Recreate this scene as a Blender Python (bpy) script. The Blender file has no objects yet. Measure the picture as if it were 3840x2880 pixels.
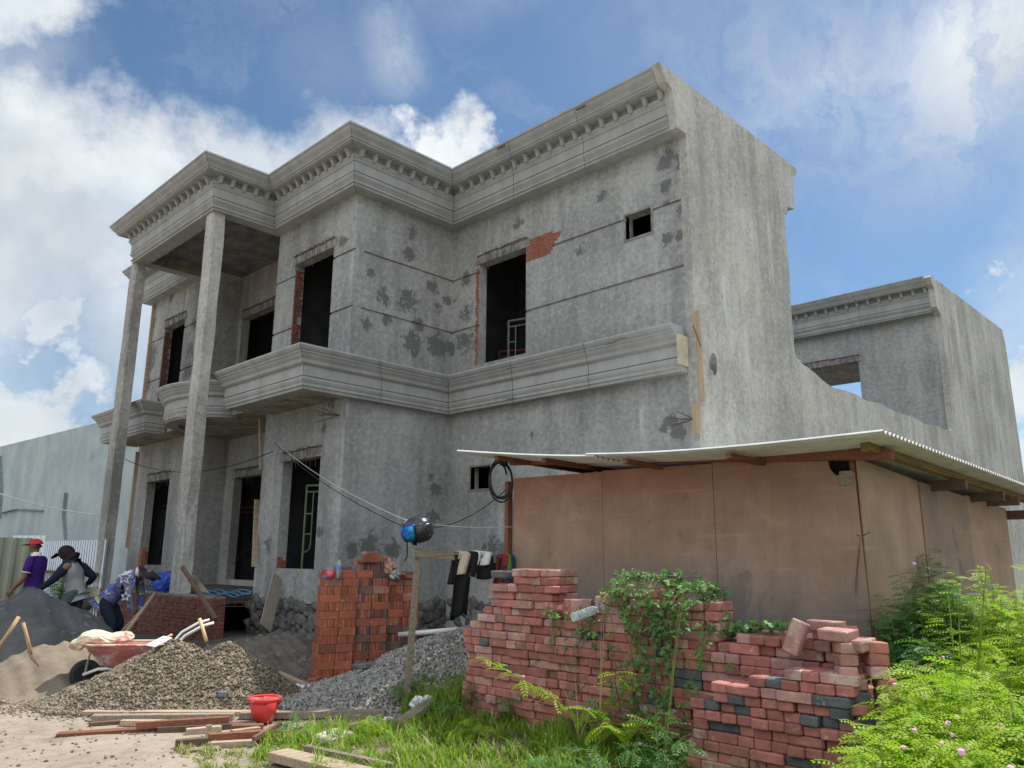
import bpy, bmesh, math, random
import numpy as np
from mathutils import Vector, Matrix, Euler
random.seed(7); RNG = np.random.default_rng(11)
S = bpy.context.scene; COL = S.collection
PI = math.pi; rad = math.radians
# ------------------------------------------------------------------ camera (measured from the house's lines)
CAMZ = 1.4
F, PITCH, ROLL, YAW = 2925.2, rad(12.638), rad(.425), rad(44.534)
FW = np.array([math.cos(YAW)*math.cos(PITCH), math.sin(YAW)*math.cos(PITCH), math.sin(PITCH)])
RT0 = np.array([math.sin(YAW), -math.cos(YAW), 0.]); UP0 = np.cross(RT0, FW)
RT = RT0*math.cos(ROLL)+UP0*math.sin(ROLL); UP = -RT0*math.sin(ROLL)+UP0*math.cos(ROLL)
RH = np.array([RT0[0], RT0[1], 0.]); FH = np.array([math.cos(YAW), math.sin(YAW), 0.])
C0 = np.array([0, 0, CAMZ])
def ray(x, y):
    k = 3840/2212
    return FW+RT*((x*k-1920)/F)-UP*((y*k-1440)/F)
def G(x, y, z=0.):
    d = ray(x, y); return Vector(d*((z-CAMZ)/d[2])+C0)
def AT(x, y, dist):
    d = ray(x, y); return Vector(d*(dist/math.hypot(d[0], d[1]))+C0)
def OX(x, y, X):
    d = ray(x, y); return Vector(d*(X/d[0])+C0)
def OY(x, y, Y):
    d = ray(x, y); return Vector(d*(Y/d[1])+C0)
cam = bpy.data.cameras.new('camera'); co = bpy.data.objects.new('camera', cam); COL.objects.link(co)
cam.sensor_width = 36; cam.lens = F/3840*36; cam.clip_end = 3000; cam.clip_start = .05
M4 = Matrix(((RT[0], UP[0], -FW[0], 0), (RT[1], UP[1], -FW[1], 0), (RT[2], UP[2], -FW[2], CAMZ), (0, 0, 0, 1)))
co.matrix_world = M4; S.camera = co
# ------------------------------------------------------------------ object helpers
WL = {}
def link(o, parent=None):
    COL.objects.link(o)
    if parent: o.parent = parent
    return o
def tag(o, label=None, cat=None, group=None, kind=None):
    if label: o['label'] = label
    if cat: o['category'] = cat
    if group: o['group'] = group
    if kind: o['kind'] = kind
    return o
def thing(name, label, cat, loc, group=None):
    o = bpy.data.objects.new(name, None); link(o); o.location = loc; o.empty_display_size = .1
    WL[o] = Vector(loc); return tag(o, label, cat, group)
class MB:
    def __init__(s): s.v = []; s.f = []; s.m = []
    def add(s, vs, fs, mi=0):
        o = len(s.v); s.v += [tuple(v) for v in vs]; s.f += [tuple(i+o for i in f) for f in fs]; s.m += [mi]*len(fs); return s
    def box(s, c, d, rot=None, mi=0):
        x, y, z = d[0]/2, d[1]/2, d[2]/2
        vs = [Vector(p) for p in ((-x,-y,-z),(x,-y,-z),(x,y,-z),(-x,y,-z),(-x,-y,z),(x,-y,z),(x,y,z),(-x,y,z))]
        if rot is not None: vs = [rot @ v for v in vs]
        c = Vector(c)
        return s.add([v+c for v in vs], [(3,2,1,0),(4,5,6,7),(0,1,5,4),(1,2,6,5),(2,3,7,6),(3,0,4,7)], mi)
    def bb(s, x0, x1, y0, y1, z0, z1, mi=0):
        return s.box(((x0+x1)/2, (y0+y1)/2, (z0+z1)/2), (abs(x1-x0), abs(y1-y0), abs(z1-z0)), None, mi)
    def bar(s, a, b, w, h, up=(0,0,1), mi=0):
        a, b = Vector(a), Vector(b); d = b-a; L = d.length; d.normalize(); up = Vector(up)
        sd = d.cross(up)
        if sd.length < 1e-4: sd = d.cross(Vector((1,0,0)))
        sd.normalize(); u = sd.cross(d)
        R = Matrix((d, sd, u)).transposed()
        return s.box((a+b)/2, (L, w, h), R, mi)
    def tube(s, pts, r, n=8, mi=0, cap=True):
        pts = [Vector(p) for p in pts]; m = len(pts)
        rs = r if isinstance(r, (list, tuple)) else [r]*m
        vs = []; prev = None
        for i, p in enumerate(pts):
            t = (pts[min(i+1, m-1)]-pts[max(i-1, 0)]).normalized()
            if prev is None:
                a = t.cross(Vector((0,0,1)))
                if a.length < .05: a = t.cross(Vector((1,0,0)))
            else: a = prev-t*prev.dot(t)
            a.normalize(); prev = a; b = t.cross(a)
            for k in range(n):
                q = 2*PI*k/n; vs.append(p+(a*math.cos(q)+b*math.sin(q))*rs[i])
        fs = [(i*n+k, i*n+(k+1) % n, (i+1)*n+(k+1) % n, (i+1)*n+k) for i in range(m-1) for k in range(n)]
        if cap: fs += [tuple(range(n))[::-1], tuple((m-1)*n+k for k in range(n))]
        return s.add(vs, fs, mi)
    def prism(s, poly, fn, a, b, mi=0):        # poly of 2-D points, fn(u,v,t) -> xyz
        n = len(poly)
        vs = [fn(u, v, a) for u, v in poly]+[fn(u, v, b) for u, v in poly]
        return s.add(vs, [tuple(range(n)), tuple(range(n, 2*n))[::-1]]+[(i, i+n, (i+1) % n+n, (i+1) % n) for i in range(n)], mi)
    def lathe(s, prof, n=20, c=(0,0,0), R=None, mi=0, arc=2*PI):
        vs = []; c = Vector(c); m = len(prof)
        full = abs(arc-2*PI) < 1e-6; k2 = n if full else n+1
        for r, z in prof:
            for k in range(k2):
                q = arc*k/n; v = Vector((r*math.cos(q), r*math.sin(q), z))
                vs.append((R @ v if R else v)+c)
        fs = [(i*k2+k, i*k2+(k+1) % k2, (i+1)*k2+(k+1) % k2, (i+1)*k2+k) for i in range(m-1) for k in range(n)]
        return s.add(vs, fs, mi)
    def build(s, name, mats, parent=None, smooth=False, bevel=0, seg=1, loc=None, keep=False, recalc=True):
        me = bpy.data.meshes.new(name)
        if parent is not None: base = WL.get(parent, Vector())
        elif loc is not None: base = Vector(loc)
        else:
            A = np.array(s.v); lo = A.min(0); hi = A.max(0); base = Vector(((lo[0]+hi[0])/2, (lo[1]+hi[1])/2, lo[2]))
        if keep: base = Vector()
        me.from_pydata([(v[0]-base[0], v[1]-base[1], v[2]-base[2]) for v in s.v], [], s.f)
        mats = mats if isinstance(mats, (list, tuple)) else [mats]
        for m in mats: me.materials.append(m)
        if len(mats) > 1: me.polygons.foreach_set('material_index', s.m)
        if recalc or bevel:
            bm = bmesh.new(); bm.from_mesh(me); bmesh.ops.recalc_face_normals(bm, faces=bm.faces)
            if bevel: bmesh.ops.bevel(bm, geom=list(bm.edges), offset=bevel, segments=seg, affect='EDGES', profile=.6)
            bm.to_mesh(me); bm.free()
        if smooth: me.polygons.foreach_set('use_smooth', [True]*len(me.polygons))
        o = bpy.data.objects.new(name, me); link(o, parent)
        if parent is None: o.location = base if not keep else (loc or (0,0,0))
        WL[o] = base
        return o
def solo(mb, name, mat, label, cat, group=None, **k):
    return tag(mb.build(name, mat, **k), label, cat, group)
def nmesh(name, V, Fq, mats, parent=None, loc=None, smooth=False, mi=None):
    """big meshes from numpy: V (n,3), Fq (m,k)"""
    base = WL[parent] if parent is not None else Vector(loc if loc is not None else V.mean(0))
    me = bpy.data.meshes.new(name); m, k = Fq.shape
    me.vertices.add(len(V)); me.vertices.foreach_set('co', (V-np.array(base)).astype(np.float32).ravel())
    me.loops.add(m*k); me.loops.foreach_set('vertex_index', Fq.astype(np.int32).ravel())
    me.polygons.add(m); me.polygons.foreach_set('loop_start', np.arange(0, m*k, k, dtype=np.int32))
    for t in (mats if isinstance(mats, (list, tuple)) else [mats]): me.materials.append(t)
    if mi is not None: me.polygons.foreach_set('material_index', mi.astype(np.int32))
    if smooth: me.polygons.foreach_set('use_smooth', [True]*m)
    me.update(calc_edges=True); me.validate()
    o = bpy.data.objects.new(name, me); link(o, parent)
    if parent is None: o.location = base
    WL[o] = base; return o
def scatter(bv, bf, P, R, sc):
    """bv (k,3) base verts, bf (m,j) faces; P (n,3), R (n,3,3), sc (n,) or (n,3)"""
    n = len(P); sc = np.asarray(sc); sc = sc[:, None, None] if sc.ndim == 1 else sc[:, None, :]
    V = np.einsum('nij,nkj->nki', R, bv[None]*sc)+P[:, None, :]
    Fq = bf[None]+(np.arange(n)*len(bv))[:, None, None]
    return V.reshape(-1, 3), Fq.reshape(-1, bf.shape[1])
def rot_rand(n):
    q = RNG.normal(size=(n, 4)); q /= np.linalg.norm(q, axis=1)[:, None]; w, x, y, z = q.T
    return np.stack([1-2*(y*y+z*z), 2*(x*y-z*w), 2*(x*z+y*w), 2*(x*y+z*w), 1-2*(x*x+z*z), 2*(y*z-x*w), 2*(x*z-y*w), 2*(y*z+x*w), 1-2*(x*x+y*y)], 1).reshape(n, 3, 3)
def frames(T, N):
    """rotation matrices with x along T, z near N"""
    T = T/np.linalg.norm(T, axis=1)[:, None]; Y = np.cross(N, T); l = np.linalg.norm(Y, axis=1)[:, None]; Y = Y/np.maximum(l, 1e-6); Z = np.cross(T, Y)
    return np.stack([T, Y, Z], 2)
def ico(sub=1, jit=.18):
    bm = bmesh.new(); bmesh.ops.create_icosphere(bm, subdivisions=sub, radius=1)
    v = np.array([p.co[:] for p in bm.verts]); f = np.array([[x.index for x in p.verts] for p in bm.faces]); bm.free()
    v *= (1+RNG.uniform(-jit, jit, (len(v), 1))); return v, f
def crv(a, b, sag, n=12):
    a, b = Vector(a), Vector(b)
    return [a.lerp(b, i/n)-Vector((0, 0, sag*4*(i/n)*(1-i/n))) for i in range(n+1)]
def dup(o, loc=None, rz=None, parent=None):
    c = o.copy(); COL.objects.link(c)
    if parent is not None: c.parent = parent
    if loc is not None: c.location = loc
    if rz is not None: c.rotation_euler = (0, 0, rz)
    for ch in o.children: dup(ch, parent=c)
    return c
# ------------------------------------------------------------------ material helpers
def N(nt, t, ins=None, **at):
    n = nt.nodes.new(t)
    for k, v in at.items(): setattr(n, k, v)
    for k, v in (ins or {}).items():
        s = n.inputs[k]
        if isinstance(v, bpy.types.NodeSocket): nt.links.new(v, s)
        else: s.default_value = v
    return n
def rgba(c): return (c[0], c[1], c[2], 1)
def newmat(name):
    m = bpy.data.materials.new(name); m.use_nodes = True; nt = m.node_tree
    return m, nt, nt.nodes['Principled BSDF']
def coords(nt, rnd=False, stretch=(1,1,1), warp=0):
    p = N(nt, 'ShaderNodeTexCoord').outputs['Object']
    if rnd:
        r = N(nt, 'ShaderNodeObjectInfo').outputs['Random']
        p = N(nt, 'ShaderNodeVectorMath', {0: p, 1: N(nt, 'ShaderNodeVectorMath', {0: (37., 23., 51.), 'Scale': r}, operation='SCALE').outputs[0]}, operation='ADD').outputs[0]
    if stretch != (1,1,1): p = N(nt, 'ShaderNodeVectorMath', {0: p, 1: stretch}, operation='MULTIPLY').outputs[0]
    return p
def noise(nt, p, sc, det=5, rough=.6, dist=0):
    return N(nt, 'ShaderNodeTexNoise', {'Vector': p, 'Scale': sc, 'Detail': det, 'Roughness': rough, 'Distortion': dist}).outputs['Fac']
def mrange(nt, v, a, b, c=0., d=1., smooth=True):
    return N(nt, 'ShaderNodeMapRange', {'Value': v, 'From Min': a, 'From Max': b, 'To Min': c, 'To Max': d}, interpolation_type='SMOOTHSTEP' if smooth else 'LINEAR').outputs[0]
def mixc(nt, f, a, b, bt='MIX'):
    n = N(nt, 'ShaderNodeMix', None, data_type='RGBA', blend_type=bt)
    for i, v in ((0, f), (6, a), (7, b)):
        if isinstance(v, bpy.types.NodeSocket): nt.links.new(v, n.inputs[i])
        else: n.inputs[i].default_value = v if i == 0 else rgba(v)
    return n.outputs[2]
def mth(nt, op, a, b=0., cl=False):
    return N(nt, 'ShaderNodeMath', {0: a, 1: b}, operation=op, use_clamp=cl).outputs[0]
def bump(nt, b, h, st, dist=.02):
    nt.links.new(N(nt, 'ShaderNodeBump', {'Height': h, 'Strength': st, 'Distance': dist}).outputs[0], b.inputs['Normal'])
def gen(name, c1, c2=None, sc=6, rough=.85, bmp=.25, bsc=40, rnd=0, stretch=(1,1,1), spec=.3, metal=0, det=6, lo=.35, hi=.65, c3=None, sc3=2, th3=.6, dist=.02):
    """colour noise between c1 and c2, optional third-colour stains, bump, per-object brightness"""
    m, nt, b = newmat(name); c2 = c2 or tuple(x*.75 for x in c1)
    p = coords(nt, rnd > 0 or rnd == -1, stretch)
    col = mixc(nt, mrange(nt, noise(nt, p, sc, det), lo, hi), c1, c2)
    if c3: col = mixc(nt, mrange(nt, noise(nt, p, sc3, 6, .65), th3, th3+.08), col, c3)
    if rnd > 0:
        r = N(nt, 'ShaderNodeObjectInfo').outputs['Random']
        k = mrange(nt, r, 0, 1, 1-rnd, 1+rnd, False)
        cc = N(nt, 'ShaderNodeCombineColor', {0: k, 1: k, 2: k}).outputs[0]
        col = mixc(nt, 1., col, cc, 'MULTIPLY')
    nt.links.new(col, b.inputs['Base Color'])
    b.inputs['Roughness'].default_value = rough; b.inputs['Specular IOR Level'].default_value = spec; b.inputs['Metallic'].default_value = metal
    if bmp: bump(nt, b, noise(nt, p, bsc, 5, .65), bmp, dist)
    return m
def leafmat(name, c1, c2, trans=.35):
    m, nt, b = newmat(name)
    p = coords(nt)
    col = mixc(nt, mrange(nt, noise(nt, p, 9, 3), .35, .65), c1, c2)
    nt.links.new(col, b.inputs['Base Color']); b.inputs['Roughness'].default_value = .55; b.inputs['Specular IOR Level'].default_value = .25
    t = N(nt, 'ShaderNodeBsdfTranslucent'); nt.links.new(mixc(nt, .5, col, (.25, .5, .05)), t.inputs[0])
    mx = N(nt, 'ShaderNodeMixShader', {0: trans, 1: b.outputs[0], 2: t.outputs[0]})
    nt.links.new(mx.outputs[0], nt.nodes['Material Output'].inputs[0]); return m
# ------------------------------------------------------------------ light, sky
SUN = Vector((.595, -.06, 1.)).normalized()
EXPOSURE = .95; SUN_E = 3.4; SKY_E = .15
sl = bpy.data.lights.new('sun', 'SUN'); so = bpy.data.objects.new('sun', sl); link(so)
sl.energy = SUN_E; sl.angle = rad(.53); sl.color = (1, .96, .90)
so.rotation_euler = (-SUN).to_track_quat('-Z', 'Y').to_euler(); so.location = (8, 8, 30)
W = bpy.data.worlds.new('World'); S.world = W; W.use_nodes = True
def sky():
    nt = W.node_tree; bg = nt.nodes['Background']
    st = N(nt, 'ShaderNodeTexSky', None, sky_type='NISHITA'); st.sun_disc = False
    st.sun_elevation = math.asin(SUN.z); st.sun_rotation = math.atan2(SUN.x, SUN.y)
    st.air_density = 1.0; st.dust_density = .5; st.ozone_density = 2.5
    d0 = N(nt, 'ShaderNodeTexCoord').outputs['Generated']
    nz = N(nt, 'ShaderNodeTexNoise', {'Vector': d0, 'Scale': 5., 'Detail': 6., 'Roughness': .62}).outputs['Color']
    w = N(nt, 'ShaderNodeVectorMath', {0: nz, 1: (.5, .5, .5)}, operation='SUBTRACT').outputs[0]
    w = N(nt, 'ShaderNodeVectorMath', {0: w, 'Scale': .30}, operation='SCALE').outputs[0]
    d = N(nt, 'ShaderNodeVectorMath', {0: d0, 1: w}, operation='ADD').outputs[0]
    def blob(px, py, r, k, soft=.9):
        c = ray(px, py) if py is not None else px; c = c/np.linalg.norm(c); R = r/1661
        ds = N(nt, 'ShaderNodeVectorMath', {0: d, 1: tuple(c)}, operation='DISTANCE').outputs['Value']
        return mrange(nt, ds, R*(1-soft*.75), R*(1+soft*.45), k, 0.)
    acc = back = None
    for a in CLOUDS:
        v = blob(*a)
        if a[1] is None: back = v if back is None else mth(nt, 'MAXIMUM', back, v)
        else: acc = v if acc is None else mth(nt, 'MAXIMUM', acc, v)
    fb = noise(nt, d0, 7., 8, .58, .4); fine = mrange(nt, fb, .3, .7, .80, 1.10)
    dens = mth(nt, 'MULTIPLY', acc, fine)
    # thin streaky veil everywhere
    sv = N(nt, 'ShaderNodeVectorMath', {0: d, 1: (3.2, 2.2, 7.)}, operation='MULTIPLY').outputs[0]
    veil = mrange(nt, noise(nt, sv, 1.6, 8, .6, .6), .48, .85, .0, .22)
    dens = mth(nt, 'MAXIMUM', dens, veil)
    wacc = None
    for (px, py, r, k) in WISPS:
        c = ray(px, py); c = c/np.linalg.norm(c); ds = N(nt, 'ShaderNodeVectorMath', {0: d0, 1: tuple(c)}, operation='DISTANCE').outputs['Value']
        v = mrange(nt, ds, 0, r/1661, k, 0.); wacc = v if wacc is None else mth(nt, 'ADD', wacc, v, True)
    wv = N(nt, 'ShaderNodeVectorMath', {0: d, 1: (2.0, 5.0, 3.2)}, operation='MULTIPLY').outputs[0]
    dens = mth(nt, 'MAXIMUM', dens, mth(nt, 'MULTIPLY', wacc, mrange(nt, noise(nt, wv, 2.1, 8, .62, .8), .28, .68, .12, 1.)))
    dens = mth(nt, 'MINIMUM', dens, 1.)
    shade = mrange(nt, noise(nt, d0, 6., 6, .55, .3), .3, .7, .84, 1.08)
    cl = N(nt, 'ShaderNodeVectorMath', {0: CLOUD_C, 'Scale': shade}, operation='SCALE').outputs[0]
    skyc = N(nt, 'ShaderNodeVectorMath', {0: st.outputs[0], 1: SKY_T}, operation='MULTIPLY').outputs[0]
    bcl = N(nt, 'ShaderNodeVectorMath', {0: BACK_FILL_C, 'Scale': shade}, operation='SCALE').outputs[0]
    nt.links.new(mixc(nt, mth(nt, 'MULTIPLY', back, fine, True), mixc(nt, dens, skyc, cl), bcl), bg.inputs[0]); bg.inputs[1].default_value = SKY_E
CLOUD_C = (3.05, 3.22, 3.30); BACK_FILL_C = (6.6, 6.75, 6.8); SKY_T = (.325, .375, .395)
CLOUDS = [(20, 400, 170, .95), (190, 400, 140, .95), (330, 400, 120, .95), (440, 380, 90, .85), (150, 560, 170, .8), (40, 640, 150, .7), (600, 350, 110, .85),
 (690, 340, 100, .8), (520, 360, 110, .85), (300, 330, 90, .85), (100, 330, 90, .85), (250, 520, 150, .8), (960, 390, 120, 1., .5), (870, 370, 85, 1., .5), (1040, 370, 75, .95, .5), (780, 350, 60, .6), (80, 800, 75, .8, .35), (60, 930, 110, .95, .4), (150, 900, 60, .6, .4), (20, 850, 70, .7, .4),
 (30, 40, 110, .95, .7), (20, 185, 50, .75), (2195, 600, 55, .85, .6), (2160, 640, 35, .6), (2215, 860, 90, .95, .5), (2200, 690, 30, .6), (2230, 960, 90, .9), (1720, 670, 30, .8, .4), (300, 720, 190, .6), (340, 950, 120, .7),
 (-300, 400, 350, .9), (-500, 1000, 400, .8), (2700, 600, 300, .7), (2900, 100, 400, .6), (900, -700, 400, .6), (1500, -1500, 500, .7)]
WISPS = [(840, 60, 90, .35), (862, 150, 90, .40), (2160, 40, 210, .70), (1950, 200, 330, .40), (1700, 190, 260, .30), (2150, 260, 220, .32), (1450, 60, 300, .18), (2190, 610, 90, .6), (700, 130, 150, .15)]
# unseen clouds added behind the camera, made extra bright to fill the shaded fronts
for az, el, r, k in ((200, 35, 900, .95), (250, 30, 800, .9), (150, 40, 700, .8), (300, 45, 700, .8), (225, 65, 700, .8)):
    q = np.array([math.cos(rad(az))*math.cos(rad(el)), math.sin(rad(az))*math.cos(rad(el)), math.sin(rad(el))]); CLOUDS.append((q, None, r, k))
sky()
S.view_settings.view_transform = 'Standard'; S.view_settings.look = 'None'; S.view_settings.exposure = EXPOSURE; S.view_settings.gamma = 1
# ------------------------------------------------------------------ materials
HL = Vector((9.86, 11.4, 0))           # base of the house
def plaster(name, lo_, hi_, blobs=(), streak=.5, damp=0.):
    m, nt, b = newmat(name); p = coords(nt)
    big = noise(nt, p, .55, 6, .6); ps = N(nt, 'ShaderNodeVectorMath', {0: p, 1: (1, 1, .16)}, operation='MULTIPLY').outputs[0]
    stk = noise(nt, ps, 3.2, 7, .65); mot = noise(nt, p, 11, 8, .72, .6); fine = noise(nt, p, 60, 5, .7)
    v = mth(nt, 'ADD', mth(nt, 'MULTIPLY', big, .34), mth(nt, 'MULTIPLY', stk, .24*streak*2)); v = mth(nt, 'ADD', v, mth(nt, 'MULTIPLY', mot, .42)); bp = N(nt, 'ShaderNodeVectorMath', {0: p, 1: (1, 1, .03)}, operation='MULTIPLY').outputs[0]
    v = mth(nt, 'ADD', v, mrange(nt, noise(nt, bp, 2.4, 3, .5), .3, .7, -.025, .025))
    v = mrange(nt, v, .38+.12*(streak*2-1), .64+.12*(streak*2-1), 0, 1)
    col = mixc(nt, v, lo_, hi_)
    warm = mrange(nt, noise(nt, p, .9, 4), .45, .65); col = mixc(nt, mth(nt, 'MULTIPLY', warm, .10), col, tuple(x*k for x, k in zip(hi_, (1.06, .98, .86))))
    lime = mrange(nt, noise(nt, ps, 2.3, 6, .6), .60, .72, 0, .45); col = mixc(nt, lime, col, (.58, .58, .55))
    spots = mrange(nt, noise(nt, p, 24, 3, .5), .70, .76, 0, .5); col = mixc(nt, spots, col, tuple(x*.5 for x in lo_))
    if blobs:
        acc = None
        for x, y, z, r in blobs:
            ds = N(nt, 'ShaderNodeVectorMath', {0: p, 1: (x-HL.x, y-HL.y, z)}, operation='DISTANCE').outputs['Value']
            k = mrange(nt, ds, 0, r*1.7, .12, -.16); acc = k if acc is None else mth(nt, 'MAXIMUM', acc, k)
        tx = N(nt, 'ShaderNodeVectorMath', {0: p, 1: (1, 1, .75)}, operation='MULTIPLY').outputs[0]
        nn = mth(nt, 'ADD', mth(nt, 'ADD', mth(nt, 'MULTIPLY', noise(nt, tx, 3.6, 9, .72, .8), .6), mth(nt, 'MULTIPLY', noise(nt, tx, 13, 5, .6, .6), .4)), acc)
        col = mixc(nt, mrange(nt, nn, .53, .562, 0, .78), col, (.10, .103, .104))
        col = mixc(nt, mrange(nt, nn, .45, .56, 0, .30), col, (.13, .132, .13))
    nt.links.new(col, b.inputs['Base Color']); b.inputs['Roughness'].default_value = .92; b.inputs['Specular IOR Level'].default_value = .15
    bump(nt, b, mth(nt, 'ADD', mot, mth(nt, 'MULTIPLY', fine, .5)), .35, .02); return m
def on(fn, v, pts): return [(*fn(px, py, v)[:], r) for px, py, r in pts]
BL = on(OY, 11.40, [(893, 505, .2), (888, 550, .22), (828, 640, .25), (880, 655, .35), (935, 620, .22), (945, 665, .2), (968, 650, .2), (890, 740, .35), (945, 745, .38), (972, 755, .2), (905, 700, .2), (800, 590, .12), (790, 700, .2), (835, 690, .18)]) \
  + on(OX, 9.86, [(1008, 600, .2), (1008, 675, .3), (1005, 740, .32), (1120, 482, .16), (1438, 345, .24), (1468, 335, .16), (1470, 360, .14), (1440, 400, .16), (1300, 425, .14), (1475, 450, .16), (1440, 440, .12), (1440, 515, .14), (1470, 510, .12), (1250, 545, .12)]) \
  + on(OX, 7.48, [(690, 600, .2), (700, 690, .15), (740, 520, .2)])
BL2 = on(OX, 9.86, [(1452, 912, .2), (1465, 930, .2), (1435, 925, .12), (1060, 1180, .3), (1090, 1190, .3), (1150, 940, .12)]) \
  + on(OX, 7.48, [(598, 880, .22), (632, 870, .2), (715, 868, .2), (700, 925, .15), (580, 1180, .25), (690, 1150, .15)]) \
  + on(OY, 11.40, [(800, 1180, .36), (760, 1190, .2), (850, 1190, .25), (935, 1120, .22), (940, 1060, .2), (900, 1150, .12), (930, 1030, .12)])
BL3 = on(OX, 7.48, [(330, 700, .3), (328, 770, .5), (320, 830, .4), (412, 760, .35), (405, 800, .4), (420, 700, .25), (325, 790, .4), (370, 640, .2)])
M = {}
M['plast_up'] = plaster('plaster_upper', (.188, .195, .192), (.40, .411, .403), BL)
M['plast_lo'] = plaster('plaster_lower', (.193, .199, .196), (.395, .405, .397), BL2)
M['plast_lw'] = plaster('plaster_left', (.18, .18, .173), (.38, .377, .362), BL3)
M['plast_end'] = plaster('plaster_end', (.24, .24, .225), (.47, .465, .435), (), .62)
M['plast_in'] = gen('plaster_inside', (.07, .072, .077), (.045, .046, .05), 2, .95, .2, 20)  # darkened so the colour itself gives the unlit rooms their shade
M['conc_col'] = plaster('concrete_column', (.20, .198, .188), (.48, .47, .445), (), .55)
M['precast'] = gen('precast_concrete', (.285, .295, .290), (.345, .354, .347), 3, .85, .12, 60, stretch=(1, 1, .35), c3=(.42, .42, .40), sc3=4, th3=.66)
M['soffit'] = gen('rough_soffit', (.36, .33, .26), (.20, .18, .14), 4, .95, .6, 14, c3=(.09, .085, .075), sc3=5, th3=.6)
M['lintel'] = gen('lintel_concrete', (.27, .265, .25), (.16, .16, .15), 7, .9, .5, 30)
M['stone'] = gen('footing_stone', (.17, .165, .155), (.075, .075, .072), 7, .9, .8, 22, c3=(.24, .235, .22), sc3=5)
M['mortar'] = gen('mortar', (.24, .235, .22), (.15, .145, .14), 9, .95, .6, 40)
M['rust'] = gen('rusty_steel', (.07, .045, .035), (.12, .07, .05), 30, .8, 0)
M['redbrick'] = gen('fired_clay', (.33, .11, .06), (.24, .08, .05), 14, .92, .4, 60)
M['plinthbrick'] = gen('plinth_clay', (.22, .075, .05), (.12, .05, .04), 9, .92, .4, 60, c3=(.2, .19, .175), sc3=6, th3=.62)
BR = [gen('clay_orange', (.37, .125, .066), (.28, .09, .05), 9, .92, .35, 70, rnd=.22, c3=(.50, .24, .15), sc3=11, th3=.62),
      gen('clay_red', (.33, .115, .065), (.24, .085, .055), 9, .92, .35, 70, rnd=.25, c3=(.40, .22, .16), sc3=11, th3=.6),
      gen('clay_dark', (.17, .095, .08), (.10, .07, .065), 9, .92, .35, 70, rnd=.3, c3=(.23, .17, .14), sc3=11, th3=.6),
      gen('clay_pale', (.36, .20, .15), (.29, .14, .10), 9, .92, .35, 70, rnd=.2, c3=(.42, .31, .26), sc3=11, th3=.55)]
PV = [gen('paver_red', (.39, .155, .125), (.29, .115, .095), 12, .9, .3, 90, rnd=.24, c3=(.38, .27, .23), sc3=13, th3=.6),
      gen('paver_grey', (.115, .125, .125), (.075, .085, .088), 14, .9, .3, 90, rnd=.25, c3=(.2, .21, .2), sc3=14, th3=.6),
      gen('paver_pale', (.41, .225, .20), (.33, .175, .155), 12, .9, .3, 90, rnd=.2, c3=(.42, .31, .26), sc3=9, th3=.54),
      gen('paver_brown', (.30, .17, .125), (.23, .12, .09), 12, .9, .3, 90, rnd=.2, c3=(.36, .29, .22), sc3=9, th3=.54)]
def wood(name, c1, c2, rnd=.2, grain=(3, 40, 40), st=.35):
    return gen(name, c1, c2, 1.5, .82, st, 3, rnd=rnd, stretch=grain, lo=.3, hi=.7, c3=tuple(x*.45 for x in c2), sc3=1.1, th3=.66, dist=.008)
M['wood_pale'] = wood('weathered_timber', (.44, .35, .25), (.27, .20, .14))
M['wood_red'] = wood('red_hardwood', (.25, .10, .055), (.14, .06, .04))
M['wood_dark'] = wood('dark_timber', (.16, .10, .07), (.09, .06, .045))
M['wood_grey'] = wood('grey_timber', (.30, .25, .19), (.17, .14, .11))
M['wood_beam'] = wood('yellow_timber', (.28, .19, .075), (.15, .10, .045))
M['handle'] = wood('handle_wood', (.55, .38, .20), (.40, .26, .13), grain=(8, 8, 2))
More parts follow.
